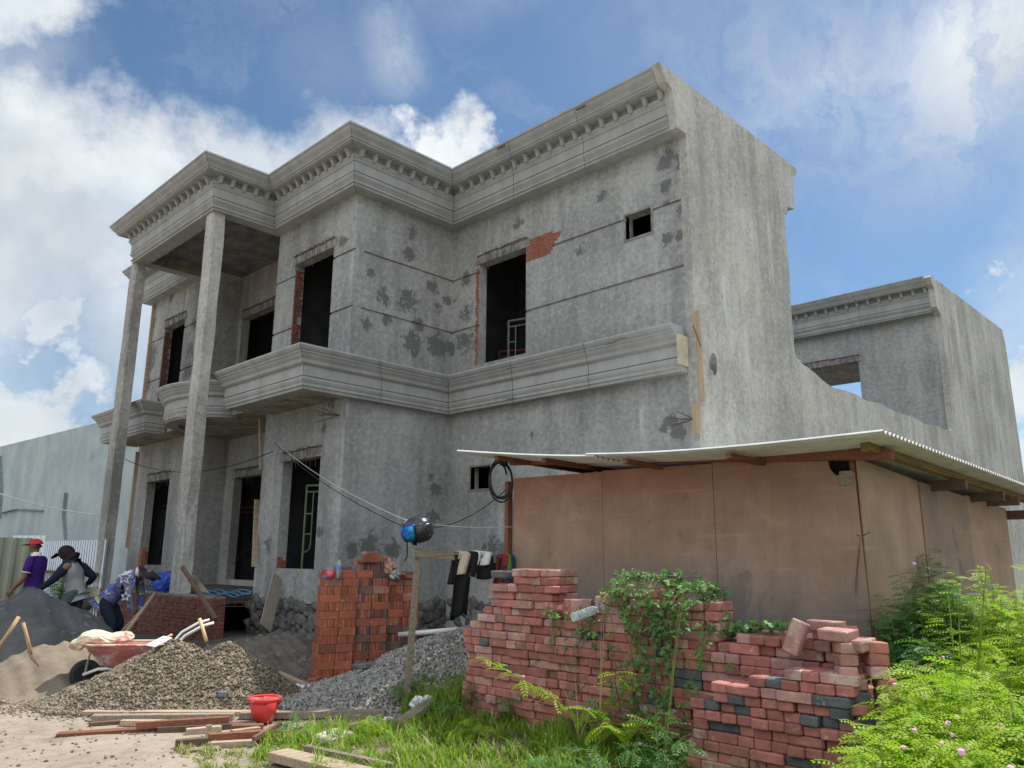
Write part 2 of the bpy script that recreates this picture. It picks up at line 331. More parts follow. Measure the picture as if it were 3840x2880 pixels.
def ply(name, top, mid, bot, z0, z1, z2):
    m, nt, b = newmat(name); p = coords(nt)
    ps = N(nt, 'ShaderNodeVectorMath', {0: p, 1: (16, 16, .5)}, operation='MULTIPLY').outputs[0]
    g = noise(nt, ps, 3.5, 8, .7, .4); z = N(nt, 'ShaderNodeSeparateXYZ', {0: p}).outputs[2]
    zz = mth(nt, 'ADD', z, mth(nt, 'MULTIPLY', mth(nt, 'SUBTRACT', noise(nt, p, 1.2, 5), .5), 1.1))
    col = mixc(nt, mrange(nt, zz, z0, z1), bot, mid); col = mixc(nt, mrange(nt, zz, z1, z2), col, top)
    col = mixc(nt, mrange(nt, g, .32, .68, 0, .15), col, (.52, .45, .38), 'MULTIPLY')
    big = noise(nt, p, 2.1, 7, .62, .6); col = mixc(nt, mrange(nt, big, .42, .7, 0, .5), col, tuple(x*.62 for x in mid)); col = mixc(nt, mrange(nt, big, .48, .3, 0, .4), col, tuple(min(.5, x*1.35+.02) for x in mid))
    hb = noise(nt, N(nt, 'ShaderNodeVectorMath', {0: p, 1: (.6, .6, 14)}, operation='MULTIPLY').outputs[0], 1.3, 5, .6)
    col = mixc(nt, mrange(nt, hb, .56, .72, 0, .3), col, (.40, .34, .29))
    fl = noise(nt, N(nt, 'ShaderNodeVectorMath', {0: p, 1: (60, 60, 2.2)}, operation='MULTIPLY').outputs[0], 1., 4, .6)
    col = mixc(nt, mrange(nt, fl, .5, .8, 0, .09), col, (.46, .38, .30))
    pale = mrange(nt, noise(nt, N(nt, 'ShaderNodeVectorMath', {0: p, 1: (1, 1, .5)}, operation='MULTIPLY').outputs[0], 2.6, 6, .6), .62, .74, 0, .45); col = mixc(nt, pale, col, (.36, .33, .30))
    sc_f = noise(nt, N(nt, 'ShaderNodeVectorMath', {0: p, 1: (1, 1, .45)}, operation='MULTIPLY').outputs[0], 14, 8, .75, .5); col = mixc(nt, mrange(nt, sc_f, .55, .68, 0, .35), col, tuple(x*.55 for x in mid)); col = mixc(nt, mrange(nt, sc_f, .42, .30, 0, .3), col, tuple(min(.6, x*1.3+.03) for x in mid))
    dk = mrange(nt, noise(nt, p, 3.3, 6, .6), .60, .74, 0, .55); col = mixc(nt, dk, col, (.09, .075, .065))
    nt.links.new(col, b.inputs['Base Color']); b.inputs['Roughness'].default_value = .75; b.inputs['Specular IOR Level'].default_value = .25
    bump(nt, b, g, .2, .01); return m
M['ply_red'] = ply('plywood_reddish', (.39, .19, .115), (.33, .225, .162), (.16, .147, .142), .80, 1.5, 2.35)
M['ply_tan'] = ply('plywood_tan', (.38, .255, .165), (.335, .235, .158), (.24, .175, .125), .2, 1.0, 2.0)
M['ply_brown'] = ply('plywood_brown', (.29, .205, .145), (.25, .185, .14), (.19, .145, .115), .2, 1.0, 2.0)
M['zinc'] = gen('zinc_sheet', (.62, .63, .62), (.52, .53, .52), 4, .45, .05, 30, metal=.0, spec=.4)
M['gravel_b'] = gen('gravel_brown', (.20, .16, .115), (.11, .09, .065), 25, .95, 0)
def stonemat(name, cs):
    m, nt, b = newmat(name); p = coords(nt)
    v = N(nt, 'ShaderNodeTexVoronoi', {'Vector': p, 'Scale': 26.}).outputs['Color']; f = N(nt, 'ShaderNodeSeparateColor', {0: v}).outputs[0]
    col = mixc(nt, mrange(nt, f, .0, .5), cs[0], cs[1]); col = mixc(nt, mrange(nt, f, .5, 1.), col, cs[2])
    nt.links.new(col, b.inputs['Base Color']); b.inputs['Roughness'].default_value = .9; b.inputs['Specular IOR Level'].default_value = .2
    bump(nt, b, noise(nt, p, 120, 3), .3, .006); return m
M['st_brown'] = stonemat('stones_brown', ((.095, .078, .056), (.175, .145, .104), (.30, .255, .19)))
M['st_grey'] = stonemat('stones_grey', ((.165, .16, .15), (.26, .25, .235), (.38, .37, .35)))
M['sand'] = gen('building_sand', (.205, .168, .125), (.145, .116, .084), 3, .97, .5, 30, c3=(.14, .11, .085), sc3=2.4, th3=.58, dist=.03)
M['darksand'] = gen('black_sand', (.115, .115, .118), (.075, .076, .08), 2.5, .95, .5, 26, c3=(.15, .148, .145), sc3=5, th3=.6, dist=.03)
M['soil'] = gen('dark_soil', (.13, .115, .10), (.075, .068, .06), 3, .97, .6, 20, c3=(.17, .15, .13), sc3=7, th3=.56, dist=.04)
def groundmat():
    m, nt, b = newmat('ground_earth'); p = coords(nt)
    xyz = N(nt, 'ShaderNodeSeparateXYZ', {0: p}); x, y = xyz.outputs[0], xyz.outputs[1]
    n1 = noise(nt, p, .8, 6); n2 = noise(nt, p, 7, 7, .7); n3 = noise(nt, p, 45, 4, .7)
    sand = mixc(nt, mrange(nt, n2, .35, .65), (.295, .25, .20), (.22, .182, .142)); sand = mixc(nt, mrange(nt, n1, .4, .65, 0, .6), sand, (.35, .308, .248))
    sand = mixc(nt, mrange(nt, noise(nt, p, 2.6, 6, .65), .55, .72, 0, .6), sand, (.17, .135, .10))
    sand = mixc(nt, mrange(nt, n3, .62, .72, 0, .6), sand, (.15, .12, .09))
    soil = mixc(nt, mrange(nt, n2, .35, .65), (.125, .11, .095), (.065, .058, .052))
    wob = mth(nt, 'MULTIPLY', mth(nt, 'SUBTRACT', n1, .5), 1.6)
    zone = mrange(nt, mth(nt, 'ADD', x, wob), 3.9, 5.0); zy = mrange(nt, y, 30, 60, 1, 0)
    col = mixc(nt, mth(nt, 'MULTIPLY', zone, zy), sand, soil)
    gr = mth(nt, 'MULTIPLY', mrange(nt, mth(nt, 'ADD', y, wob), 6.6, 5.6), mrange(nt, x, 2.5, 3.6)); col = mixc(nt, mth(nt, 'MULTIPLY', gr, .7), col, (.13, .115, .06))
    nt.links.new(col, b.inputs['Base Color']); b.inputs['Roughness'].default_value = .97; b.inputs['Specular IOR Level'].default_value = .1
    bump(nt, b, mth(nt, 'ADD', n2, mth(nt, 'MULTIPLY', n3, .6)), .5, .03); return m
M['ground'] = groundmat()
M['grass'] = leafmat('grass_blade', (.15, .255, .022), (.27, .37, .045), .5); M['grassdry'] = leafmat('dry_grass', (.40, .34, .16), (.30, .25, .11), .2)
M['leaf'] = leafmat('shrub_leaf', (.235, .40, .012), (.36, .48, .02), .5); M['leaf_shade'] = leafmat('shrub_leaf_shaded', (.05, .14, .035), (.08, .19, .045)); M['vine'] = leafmat('vine_leaf', (.065, .17, .045), (.13, .25, .065), .3)  # second leaf tone is a darker copy with shade painted into it
M['stem'] = gen('green_stem', (.20, .26, .07), (.13, .15, .05), 8, .8, 0); M['vinestem'] = gen('vine_stem', (.16, .17, .06), (.10, .10, .05), 8, .8, 0)
M['pink'] = gen('pink_flower', (.80, .30, .62), (.72, .45, .66), 30, .8, 0); M['drystem'] = gen('dry_stalk', (.42, .33, .18), (.32, .24, .12), 20, .9, 0)
def flat(name, c, rough=.6, spec=.4, metal=0, var=.12, sc=8, bmp=0): return gen(name, c, tuple(x*(1-var) for x in c), sc, rough, bmp, 40, spec=spec, metal=metal)
M['skin'] = flat('brown_skin', (.20, .095, .055), .6); M['black'] = flat('black_cloth', (.018, .018, .02), .85, .15); M['eye'] = flat('eye', (.02, .015, .012), .3)
M['purple'] = flat('purple_cloth', (.055, .018, .17), .9, .1, sc=20); M['white'] = flat('white_cloth', (.72, .72, .74), .9, .1, sc=12); M['jean'] = flat('faded_denim', (.085, .13, .19), .9, .1, sc=18, var=.35)
M['redcap'] = flat('red_cloth', (.50, .035, .04), .85, .15); M['greyshirt'] = flat('grey_jersey', (.27, .28, .29), .9, .1); M['navy'] = flat('navy_cloth', (.018, .024, .045), .9, .1); M['jeang'] = flat('grey_denim', (.075, .10, .115), .9, .1, sc=15, var=.35)
M['hat'] = flat('charcoal_hat', (.035, .038, .045), .95, .1, sc=30, var=.4); M['hair'] = flat('black_hair', (.012, .011, .01), .7)
M['rubber'] = flat('rubber', (.03, .03, .032), .8); M['steel'] = flat('worn_steel', (.42, .42, .41), .42, .5, .6, .3, 20); M['pvc'] = flat('white_pvc', (.72, .71, .68), .45); M['bluepipe'] = flat('blue_plastic', (.06, .17, .30), .5)
M['redpl'] = gen('red_plastic', (.62, .05, .045), (.55, .05, .045), 5, .5, .05, 40, c3=(.55, .50, .46), sc3=7, th3=.6); M['whitepl'] = flat('white_plastic', (.70, .68, .66), .5)
M['pinkpl'] = flat('pink_plastic', (.85, .09, .20), .4); M['bagw'] = flat('white_bag', (.75, .76, .78), .45, .5, var=.25); M['bagblue'] = flat('blue_tarp', (.02, .07, .42), .5, .4, var=.4, sc=6)
M['barrow'] = gen('barrow_paint', (.50, .20, .19), (.40, .12, .12), 6, .7, .1, 40, c3=(.47, .40, .33), sc3=4, th3=.5); M['sack'] = gen('sack_weave', (.68, .58, .42), (.58, .46, .34), 5, .85, .6, 14, c3=(.58, .17, .17), sc3=4.5, th3=.53)
M['pipegreen'] = flat('green_pipe', (.16, .24, .11), .6, var=.4); M['piperust'] = flat('red_pipe', (.26, .07, .05), .7, var=.3); M['pipegrey'] = flat('grey_pipe', (.16, .175, .19), .6, var=.3)
M['cable'] = flat('black_cable', (.015, .016, .018), .6); M['wcable'] = flat('white_cable', (.50, .50, .48), .6); M['cream'] = gen('cream_bucket', (.50, .45, .35), (.40, .36, .28), 6, .7, .1, 30, c3=(.15, .14, .13), sc3=6, th3=.58)
M['bluewall'] = gen('painted_render', (.39, .45, .46), (.30, .355, .37), .7, .9, .15, 12, c3=(.25, .30, .315), sc3=.9, th3=.60, det=7)
M['formply'] = gen('form_plywood', (.40, .30, .20), (.33, .245, .165), 3, .85, .1, 30, stretch=(4, 4, .5))
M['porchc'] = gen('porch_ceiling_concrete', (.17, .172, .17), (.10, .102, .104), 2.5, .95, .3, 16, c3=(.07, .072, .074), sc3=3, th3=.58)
# ------------------------------------------------------------------ the house
def cells(mb, fn, u0, u1, z0, z1, holes, grooves=(), depth=.2, rec=.032):
    us = sorted({u0, u1, *[h[0] for h in holes], *[h[1] for h in holes]}); us = [u for u in us if u0-1e-6 <= u <= u1+1e-6]
    zs = sorted({z0, z1, *[h[2] for h in holes], *[h[3] for h in holes], *[g for g in grooves], *[g+.045 for g in grooves]}); zs = [z for z in zs if z0-1e-6 <= z <= z1+1e-6]
    for i in range(len(us)-1):
        for j in range(len(zs)-1):
            cu, cz = (us[i]+us[i+1])/2, (zs[j]+zs[j+1])/2
            if any(h[0] < cu < h[1] and h[2] < cz < h[3] for h in holes): continue
            gr = any(abs(cz-g-.0225) < .0224 for g in grooves)
            fn(us[i], us[i+1], zs[j], zs[j+1], rec if gr else 0)
def wallX(mb, x, y0, y1, z0, z1, holes=(), th=.2, grooves=()):     # faces -X
    cells(mb, lambda a, b, c, d, r: mb.bb(x+r, x+th, a, b, c, d), y0, y1, z0, z1, holes, grooves)
def wallY(mb, y, x0, x1, z0, z1, holes=(), th=.2, grooves=()):     # faces -Y
    cells(mb, lambda a, b, c, d, r: mb.bb(a, b, y+r, y+th, c, d), x0, x1, z0, z1, holes, grooves)
house = thing('unfinished_house', 'two storey bare concrete house with classical cornices and empty window openings', 'house', HL)
MW, WW, Y0, Y1, Y2, Y3, Y4, PW, RX, BX = 9.86, 7.48, 5.88, 11.40, 14.21, 17.90, 20.75, 6.18, 8.5, 13.2
GR = (5.78, 6.87); ZM = 4.45
SW = (10.23, 10.76, 2.65, 3.06); SU = (6.59, 7.09, 6.53, 6.95); MU = (9.36, 10.62, 5.02, 7.05)
RW_U, RW_L = (12.10, 13.48, 4.62, 7.13), (12.12, 13.42, 1.20, 3.16)
LW_U, LW_L = (18.68, 19.90, 4.62, 7.13), (18.62, 19.95, 1.20, 3.18)
CD_L, CU = (14.75, 17.45, .90, 3.2), (14.75, 17.74, 4.62, 7.15)
m = MB(); wallX(m, MW, 6.03, Y1+.2, ZM, 8.0, [SU, MU], grooves=GR); wallY(m, Y1, WW+.2, MW, ZM, 8.0, grooves=GR); wallX(m, WW, Y1, Y2, ZM, 8.0, [RW_U], grooves=GR)
m.build('upper_wall', M['plast_up'], house)
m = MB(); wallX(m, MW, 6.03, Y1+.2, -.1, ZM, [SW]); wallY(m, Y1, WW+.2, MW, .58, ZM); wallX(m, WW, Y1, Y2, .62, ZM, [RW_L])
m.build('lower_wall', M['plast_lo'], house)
m = MB(); wallX(m, WW, Y3, Y4, ZM, 8.0, [LW_U], grooves=GR); wallX(m, WW, Y3, Y4, .3, ZM, [LW_L])
wallX(m, RX, Y2+.2, Y3, ZM, 8.0, [CU]); wallX(m, RX, Y2+.2, Y3, .3, ZM, [CD_L])
wallY(m, Y3, WW+.2, RX+.2, .3, 8.27); m.bb(WW+.2, RX+.2, Y2-.2, Y2, .3, 8.27); m.bb(RX, RX+.2, Y2+.2, Y3, 8.0, 8.27); wallX(m, BX-.2, Y0+.2, Y4, 0, 8.0); m.bb(WW+.2, BX-.2, Y4-.2, Y4, 0, 8.0)
m.build('porch_wall', M['plast_lw'], house)
# stone footing with a lumpy face
def lumpy(name, pts, z0, z1, depth, n, parent, mat):
    V = []; Fs = []; bv, bf = ico(1, .28)
    P = []; sc = []
    for (x0, y0), (x1, y1) in pts:
        L = math.hypot(x1-x0, y1-y0)
        for _ in range(int(n*L)):
            t = random.random(); z = random.uniform(z0, z1); r = random.uniform(.06, .15); al = abs(x1-x0) > abs(y1-y0)
            P.append((x0+(x1-x0)*t, y0+(y1-y0)*t, z)); sc.append((r*1.4, r*.2, r*.95) if al else (r*.2, r*1.4, r*.95))
    V, Fq = scatter(bv, bf, np.array(P), np.tile(np.eye(3), (len(P), 1, 1)), np.array(sc)); nmesh(name, V, Fq, mat, parent)
lumpy('stone_footing', [((WW-.02, Y1-.02), (WW-.02, Y2)), ((WW, Y1-.02), (MW, Y1-.02)), ((MW, 8.5), (MW, Y1)), ((WW-.02, Y2), (RX, Y2+.05)), ((RX, Y2), (RX, Y3))], -.05, .62, .1, 46, house, M['stone'])
m = MB(); m.bb(WW-.01, MW, Y1-.01, Y2, -.1, .60); m.bb(RX-.02, BX-.2, Y2, Y4-.2, -.1, .6); m.bb(MW+.2, BX-.2, Y0+.2, Y2, -.1, .55); m.build('footing_core', M['stone'], house)
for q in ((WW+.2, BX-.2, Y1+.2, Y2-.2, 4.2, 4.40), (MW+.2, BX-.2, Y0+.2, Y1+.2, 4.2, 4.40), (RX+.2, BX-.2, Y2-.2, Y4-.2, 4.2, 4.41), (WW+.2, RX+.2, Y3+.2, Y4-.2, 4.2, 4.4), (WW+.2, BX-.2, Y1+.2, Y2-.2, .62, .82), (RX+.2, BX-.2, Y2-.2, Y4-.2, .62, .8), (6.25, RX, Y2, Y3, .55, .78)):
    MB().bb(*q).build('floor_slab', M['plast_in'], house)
m = MB(); m.bb(MW-.1, BX+.1, Y0+.16, Y4, 8.0, 8.16); m.bb(WW-.1, MW-.1, Y1-.1, Y2-.02, 8.001, 8.15); m.bb(WW-.1, MW-.1, Y3+.02, Y4, 8.001, 8.15); m.bb(RX+.22, MW-.1, Y2-.02, Y3+.02, 8.002, 8.15); MB().bb(PW+.02, RX+.21, 14.05, 18.1, 8.28, 8.42).build('porch_ceiling', M['porchc'], house)
m.bb(MW+.2, BX-.2, 9.0, 9.25, 7.6, 8.0); m.bb(11.2, 11.45, Y0+.2, Y1+.2, 7.55, 8.0); m.build('roof_slab', M['plast_in'], house)
m = MB(); m.bb(PW-.2, PW+.06, 14.06, 18.30, 7.985, 8.5); m.bb(PW+.06, WW, 14.03, 14.26, 7.985, 8.4); m.bb(PW+.06, WW, 17.86, 18.1, 7.985, 8.4); m.build('porch_beam', M['soffit'], house)
for q in ((WW+.2, 10.4, Y2-.212, Y2-.2, .8, 8.0), (WW+.2, 10.4, Y4-.212, Y4-.2, .8, 8.0), (WW+.2, 10.4, Y1+.2, Y1+.212, .8, 8.), (WW+.2, RX+.2, Y3+.2, Y3+.212, .8, 8.), (MW+.2, MW+1.9, Y1-.012, Y1, 4.4, 8.)):
    MB().bb(*q).build('shade_lining', M['plast_in'], house)  # thin dark sheets added inside, their colour standing in for shade
# interior partitions (keep the rooms dark)
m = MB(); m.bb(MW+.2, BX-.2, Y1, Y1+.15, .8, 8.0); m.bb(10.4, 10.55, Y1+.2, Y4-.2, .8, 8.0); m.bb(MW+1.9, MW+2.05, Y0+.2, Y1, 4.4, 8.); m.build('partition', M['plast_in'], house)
# columns
for ya, yb in ((14.06, 14.40), (18.02, 18.36)):
    m = MB(); pr = []
    for k in range(13):
        z = .76+(7.985-.76)*k/12; j = lambda: random.uniform(-.012, .012)
        pr.append([(5.97+j(), ya+.03+j(), z), (6.0+j(), ya+j(), z), (6.21+j(), ya+j(), z), (6.21+j(), yb+j(), z), (6.0+j(), yb+j(), z), (5.97+j(), yb-.03+j(), z)])
    vs = [p for r in pr for p in r]; n = 6
    m.add(vs, [tuple(range(n))[::-1], tuple(range(12*n, 13*n))]+[(i*n+k, i*n+(k+1) % n, (i+1)*n+(k+1) % n, (i+1)*n+k) for i in range(12) for k in range(n)])
    m.build('porch_column', M['conc_col'], house)
# mouldings: swept profiles (o outwards, z) along plan corners
CORN = [(-.02, 8.89), (.70, 8.89), (.70, 8.855), (.68, 8.845), (.665, 8.81), (.645, 8.78), (.61, 8.745), (.585, 8.715), (.575, 8.69), (.555, 8.685), (.55, 8.655), (.52, 8.65), (.515, 8.64), (.31, 8.64), (.305, 8.54),
        (.36, 8.53), (.355, 8.49), (.34, 8.47), (.325, 8.445), (.32, 8.425), (.305, 8.42), (.30, 8.40), (.30, 8.238), (.275, 8.234), (.275, 8.216), (.305, 8.212), (.312, 8.19), (.302, 8.16), (.272, 8.125), (.25, 8.09), (.247, 8.065), (.285, 8.055), (.292, 8.03), (.262, 8.022), (.255, 7.98), (-.02, 7.98)]
STR = [(-.3, 4.80), (0, 4.81), (.01, 4.785), (-.005, 4.755), (-.03, 4.725), (-.05, 4.715), (-.055, 4.69), (-.075, 4.675), (-.10, 4.635), (-.135, 4.60), (-.145, 4.575), (-.13, 4.565), (-.135, 4.54), (-.165, 4.515), (-.195, 4.505), (-.20, 4.485), (-.20, 4.334), (-.222, 4.33), (-.222, 4.315), (-.20, 4.312),
       (-.185, 4.305), (-.18, 4.28), (-.195, 4.24), (-.215, 4.215), (-.218, 4.19), (-.20, 4.18), (-.20, 4.165), (-.225, 4.155), (-.235, 4.11), (-.5, 4.11)]
def sweep(mb, prof, path, offs, cuts=1.9, gap=.010):
    """path: plan corners; offs: (ox, oy) per corner multiplied by o"""
    for i in range(len(path)-1):
        (xa, ya), (xb, yb) = path[i], path[i+1]; (pa, qa), (pb, qb) = offs[i], offs[i+1]
        L = math.hypot(xb-xa, yb-ya); n = max(1, round(L/cuts)); g = gap/L
        for k in range(n):
            ta, tb = k/n+(g/2), (k+1)/n-(g/2); np_ = len(prof); vs = []
            for t in (ta, tb):
                for o, z in prof:
                    vs.append((xa+(xb-xa)*t+o*(pa+(pb-pa)*t), ya+(yb-ya)*t+o*(qa+(qb-qa)*t), z))
            mb.add(vs, [tuple(range(np_)), tuple(range(np_, 2*np_))[::-1]]+[(j, j+np_, (j+1) % np_+np_, (j+1) % np_) for j in range(np_)])
runs = [([(MW, Y0+.15), (MW, Y1), (WW, Y1), (WW, 14.25), (PW, 14.25), (PW, 17.88), (WW, 17.88), (WW, Y4), (MW+2, Y4)], [(-1, 0), (-1, -1), (-1, -1), (-1, -1), (-1, -1), (-1, 1), (-1, 1), (-1, 1), (0, 1)]),
        ([(BX, Y0+.15), (BX, Y4)], [(1, 0), (1, 0)])]
for p, o in runs:
    cm = MB(); sweep(cm, CORN, p, o); cm.build('cornice', M['precast'], house)
def bracket():
    m = MB(); prof = [(-.31, 8.64), (-.455, 8.64), (-.475, 8.625), (-.47, 8.605), (-.45, 8.597), (-.44, 8.588), (-.425, 8.562), (-.41, 8.532), (-.40, 8.51), (-.385, 8.495), (-.365, 8.492), (-.335, 8.505), (-.31, 8.54)]
    for a, b, k in ((-.039, -.022, .010), (-.022, .022, 0), (.022, .039, .010)):
        m.prism([(u*(1)+k*.6, min(8.64, v+k)) for u, v in prof], lambda u, v, t: (u, t, v-8.5), a, b)
    return m
b0 = bracket().build('bracket', M['precast'], house); b0.location = (0, 0, -50)
first = [True]
def put_bracket(x, y, rz, z=0.):
    c = b0 if first[0] else dup(b0, parent=house); first[0] = False
    c.location = (x-HL.x, y-HL.y, 8.5+z); c.rotation_euler = (0, 0, rz)
WL[b0] = Vector()
for v in b0.data.vertices: v.co += HL
def brk(p, q, rz, n, e0, e1):
    for i in range(n):
        t = (e0+(1-e0-e1)*i/(n-1)); put_bracket(p[0]+(q[0]-p[0])*t, p[1]+(q[1]-p[1])*t, rz)
brk((MW, Y0), (MW, Y1-.5), 0, 17, .04, .03); brk((MW-.5, Y1), (WW-.3, Y1), PI/2, 8, .03, .04)
brk((WW, Y1-.3), (WW, 14.25-.5), 0, 11, .03, .03); brk((WW-.5, 14.25), (PW-.3, 14.25), PI/2, 5, .04, .07); brk((PW, 14.25-.3), (PW, 17.88+.3), 0, 15, .03, .03)
# string course and balconies
sm = MB()
sweep(sm, STR, [(9.45, 6.03), (9.45, 11.01), (6.29, 11.01), (6.29, 14.22), (7.0, 14.22)], [(-1, 0), (-1, -1), (-1, -1), (-1, 1), (0, 1)])
sm.build('string_course', M['precast'], house); sm = MB()
sweep(sm, STR, [(7.0, 17.75), (6.33, 17.75), (6.33, 20.95), (7.4, 20.95)], [(0, -1), (-1, -1), (-1, 1), (0, 1)])
sc_ = sm.build('string_course', M['precast'], house)
sm = MB(); arc = [(7.12-1.0*math.sin(PI*k/16), 16.0-1.50*math.cos(PI*k/16)) for k in range(17)]
for i in range(16):
    A, B = arc[i], arc[i+1]
    na = Vector(((A[0]-7.12)/1.25, (A[1]-16)/2.4)).normalized() if True else 0; nb = Vector(((B[0]-7.12)/1.25, (B[1]-16)/2.4)).normalized()
    sweep(sm, STR, [A, B], [tuple(na), tuple(nb)], 9, 0)
sm.build('bowed_balcony', M['precast'], house)
m = MB(); m.bb(6.62, WW, 11.3, 13.95, 4.13, 4.6); m.bb(6.66, WW, 18.0, 20.7, 4.13, 4.6); m.prism([(7.12-.8*math.sin(PI*k/12), 16.0-1.2*math.cos(PI*k/12)) for k in range(13)]+[(RX, 17.2), (RX, 14.8)], lambda u, v, t: (u, v, t), 4.14, 4.6)
m.bb(9.72, MW, 6.1, 11.3, 4.14, 4.6); m.bb(7.0, RX, Y2+.02, 14.9, 4.15, 4.59); m.bb(7.0, RX, 17.1, Y3-.02, 4.15, 4.59); m.build('balcony_slab', M['soffit'], house)
# end wall: one plastered gable end that runs down into the yard wall and up the rear block
poly = [(9.16, 8.905), (13.88, 8.93), (13.92, 8.84), (13.80, 8.72), (13.72, 8.68), (13.68, 8.35), (13.69, 8.0), (13.36, 7.93), (13.35, 7.78), (13.22, 7.72), (13.2, 7.2), (13.24, 6.6), (13.2, 5.9), (13.21, 5.06), (13.32, 4.98), (13.48, 4.90), (13.9, 4.84), (14.3, 4.74), (14.8, 4.66), (15.3, 4.7), (15.9, 4.71), (16.4, 4.66), (17.2, 4.72), (18.2, 4.66), (19.2, 4.70), (20.2, 4.64), (21.2, 4.72), (21.7, 4.66), (22.1, 4.72), (22.45, 4.8),
        (22.5, 7.9), (22.2, 8.1), (22.16, 8.6), (22.02, 8.70), (21.92, 8.86), (22.0, 8.92), (29.3, 9.0), (29.5, 8.6), (29.6, 5.0), (29.6, -.2), (9.86, -.2), (9.86, 7.97), (9.60, 7.975), (9.58, 8.2), (9.52, 8.42), (9.50, 8.6), (9.32, 8.66), (9.26, 8.75)]
jp = []
for (a, b), (c, d) in zip(poly, poly[1:]+poly[:1]):
    L = math.hypot(c-a, d-b); n = max(1, int(L/.18)); nx, nz = (d-b)/L, -(c-a)/L
    for k in range(n):
        t = k/n; s = random.uniform(-.012, .012) if k else 0
        jp.append((a+(c-a)*t+nx*s, b+(d-b)*t+nz*s))
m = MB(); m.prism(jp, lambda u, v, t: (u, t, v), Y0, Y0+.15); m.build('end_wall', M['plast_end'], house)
# rear block
m = MB(); wallX(m, 22.5, Y0+.15, 13.5, 0, 8.0, [(8.15, 10.6, 5.0, 7.03)]); m.bb(22.6, 29.6, Y0+.16, 13.5, 8.0, 8.15); m.bb(22.7, 29.6, 13.3, 13.5, 0, 6.0); m.build('rear_block_wall', M['plast_lo'], house)
m = MB(); sweep(m, CORN, [(22.5, Y0+.15), (22.5, 13.5)], [(-1, 0), (-1, 0)]); m.build('rear_cornice', M['precast'], house)
for i in range(18): put_bracket(22.5, 6.1+i*.30, 0)
# lintels with hooked tie wires
def lintel(axis, pl, a, b, z):
    m = MB(); n = 14
    for i in range(n):
        u0, u1 = a-.1+(b-a+.2)*i/n, a-.1+(b-a+.2)*(i+1)/n
        h = .15+random.uniform(-.012, .02); o = .012+random.uniform(0, .006)
        if axis == 'x': m.bb(pl-o, pl+.03, u0, u1, z+.002, z+h)
        else: m.bb(u0, u1, pl-o, pl+.03, z+.002, z+h)
    m.build('lintel', M['lintel'], house)
    m = MB()
    for i in range(int((b-a)/.085)):
        u = a+.02+i*.085+random.uniform(-.02, .02); z1 = z+.15+random.uniform(0, .05); dz = random.uniform(.16, .42) if random.random() < .7 else -.05
        pts = [(pl-.02, u, z1), (pl-.05, u+random.uniform(-.03, .03), z1+.02), (pl-.045, u+random.uniform(-.03, .03), z1-dz*.5), (pl-.035, u+random.uniform(-.04, .04), z1-dz)]
        m.tube(pts, .0045, 5)
    for i in range(3):
        m.tube([(pl-.02-.01*random.random(), a-.05+(b-a+.1)*k/10, z+.17+random.uniform(-.015, .03)) for k in range(11)], .006, 5)
    m.build('tie_wire', M['rust'], house)
for pl, h in ((MW, MU), (WW, RW_U), (WW, RW_L), (WW, LW_U), (WW, LW_L), (RX, CU), (RX, CD_L), (22.5, (8.15, 10.6, 0, 7.03))): lintel('x', pl, h[0], h[1], h[3])
def brickpatch(x, yf0, yf1, z0, z1, depth=.03, xs=1):
    """exposed brick courses at the edge of an opening"""
    m = MB(); z = z0
    while z < z1-.03:
        a, b = yf0(z), yf1(z); u = a
        while u < b-.015:
            w = min(random.uniform(.09, .2), b-u)
            m.bb(x-.006-random.uniform(0, .01), x+depth, u+.006, u+w-.004, z+.006, z+.044); u += w
        z += .053
    return m
brickpatch(MW, lambda z: 10.62, lambda z: 10.66+.05*abs(math.sin(z*9))+random.uniform(0, .03), 5.02, 7.0).build('exposed_brick', M['redbrick'], house)
brickpatch(MW, lambda z: 8.60+.10*math.sin(z*14)+(.10 if z < 6.8 else .0)+(.16 if z > 7.1 else 0), lambda z: 9.355, 6.76, 7.21).build('exposed_brick', M['redbrick'], house)
def jamb(xw, yj, z0, z1, s):      # reveal faces of the openings seen from the right
    m = MB(); z = z0
    while z < z1:
        x = xw+.012; xe = xw+.07+.06*abs(math.sin(z*6.3))+random.uniform(0, .03)
        while x < xe:
            w = random.uniform(.06, .12); m.bb(x, min(x+w-.008, xw+.2), yj-.012-random.uniform(0, .014), yj+.01, z+.005, z+.045); x += w
        z += .053
    return m
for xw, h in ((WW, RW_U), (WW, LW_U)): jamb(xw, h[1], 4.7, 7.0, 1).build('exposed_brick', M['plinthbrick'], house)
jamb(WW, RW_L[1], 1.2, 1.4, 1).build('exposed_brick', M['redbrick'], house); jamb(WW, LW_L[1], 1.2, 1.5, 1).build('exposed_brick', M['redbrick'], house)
# small window frames, corner boards, board against the moulding end
for pl, h in ((MW, SW), (MW, SU)):
    m = MB(); t = .035; m.bb(pl-.012, pl+.1, h[0]-t, h[0], h[2]-t, h[3]+t); m.bb(pl-.012, pl+.1, h[1], h[1]+t, h[2]-t, h[3]+t); m.bb(pl-.012, pl+.1, h[0], h[1], h[3], h[3]+t); m.bb(pl-.012, pl+.1, h[0], h[1], h[2]-t, h[2])
    m.build('window_frame', M['lintel'] if h is SU else M['wood_grey'], house)
for a_, b_, w_, h_ in ((OX(561, 905, WW-.03), OX(563, 1015, WW-.03), .06, .03), ((WW-.03, 20.72, 4.9), (WW-.03, 20.72, 7.95), .05, .1), ((WW-.03, 20.72, 1.6), (WW-.03, 20.72, 4.0), .05, .1)): MB().bar(a_, b_, w_, h_, (1, 0, 0) if w_ > .055 else (0, 0, 1)).build('corner_board', M['wood_pale'], house)
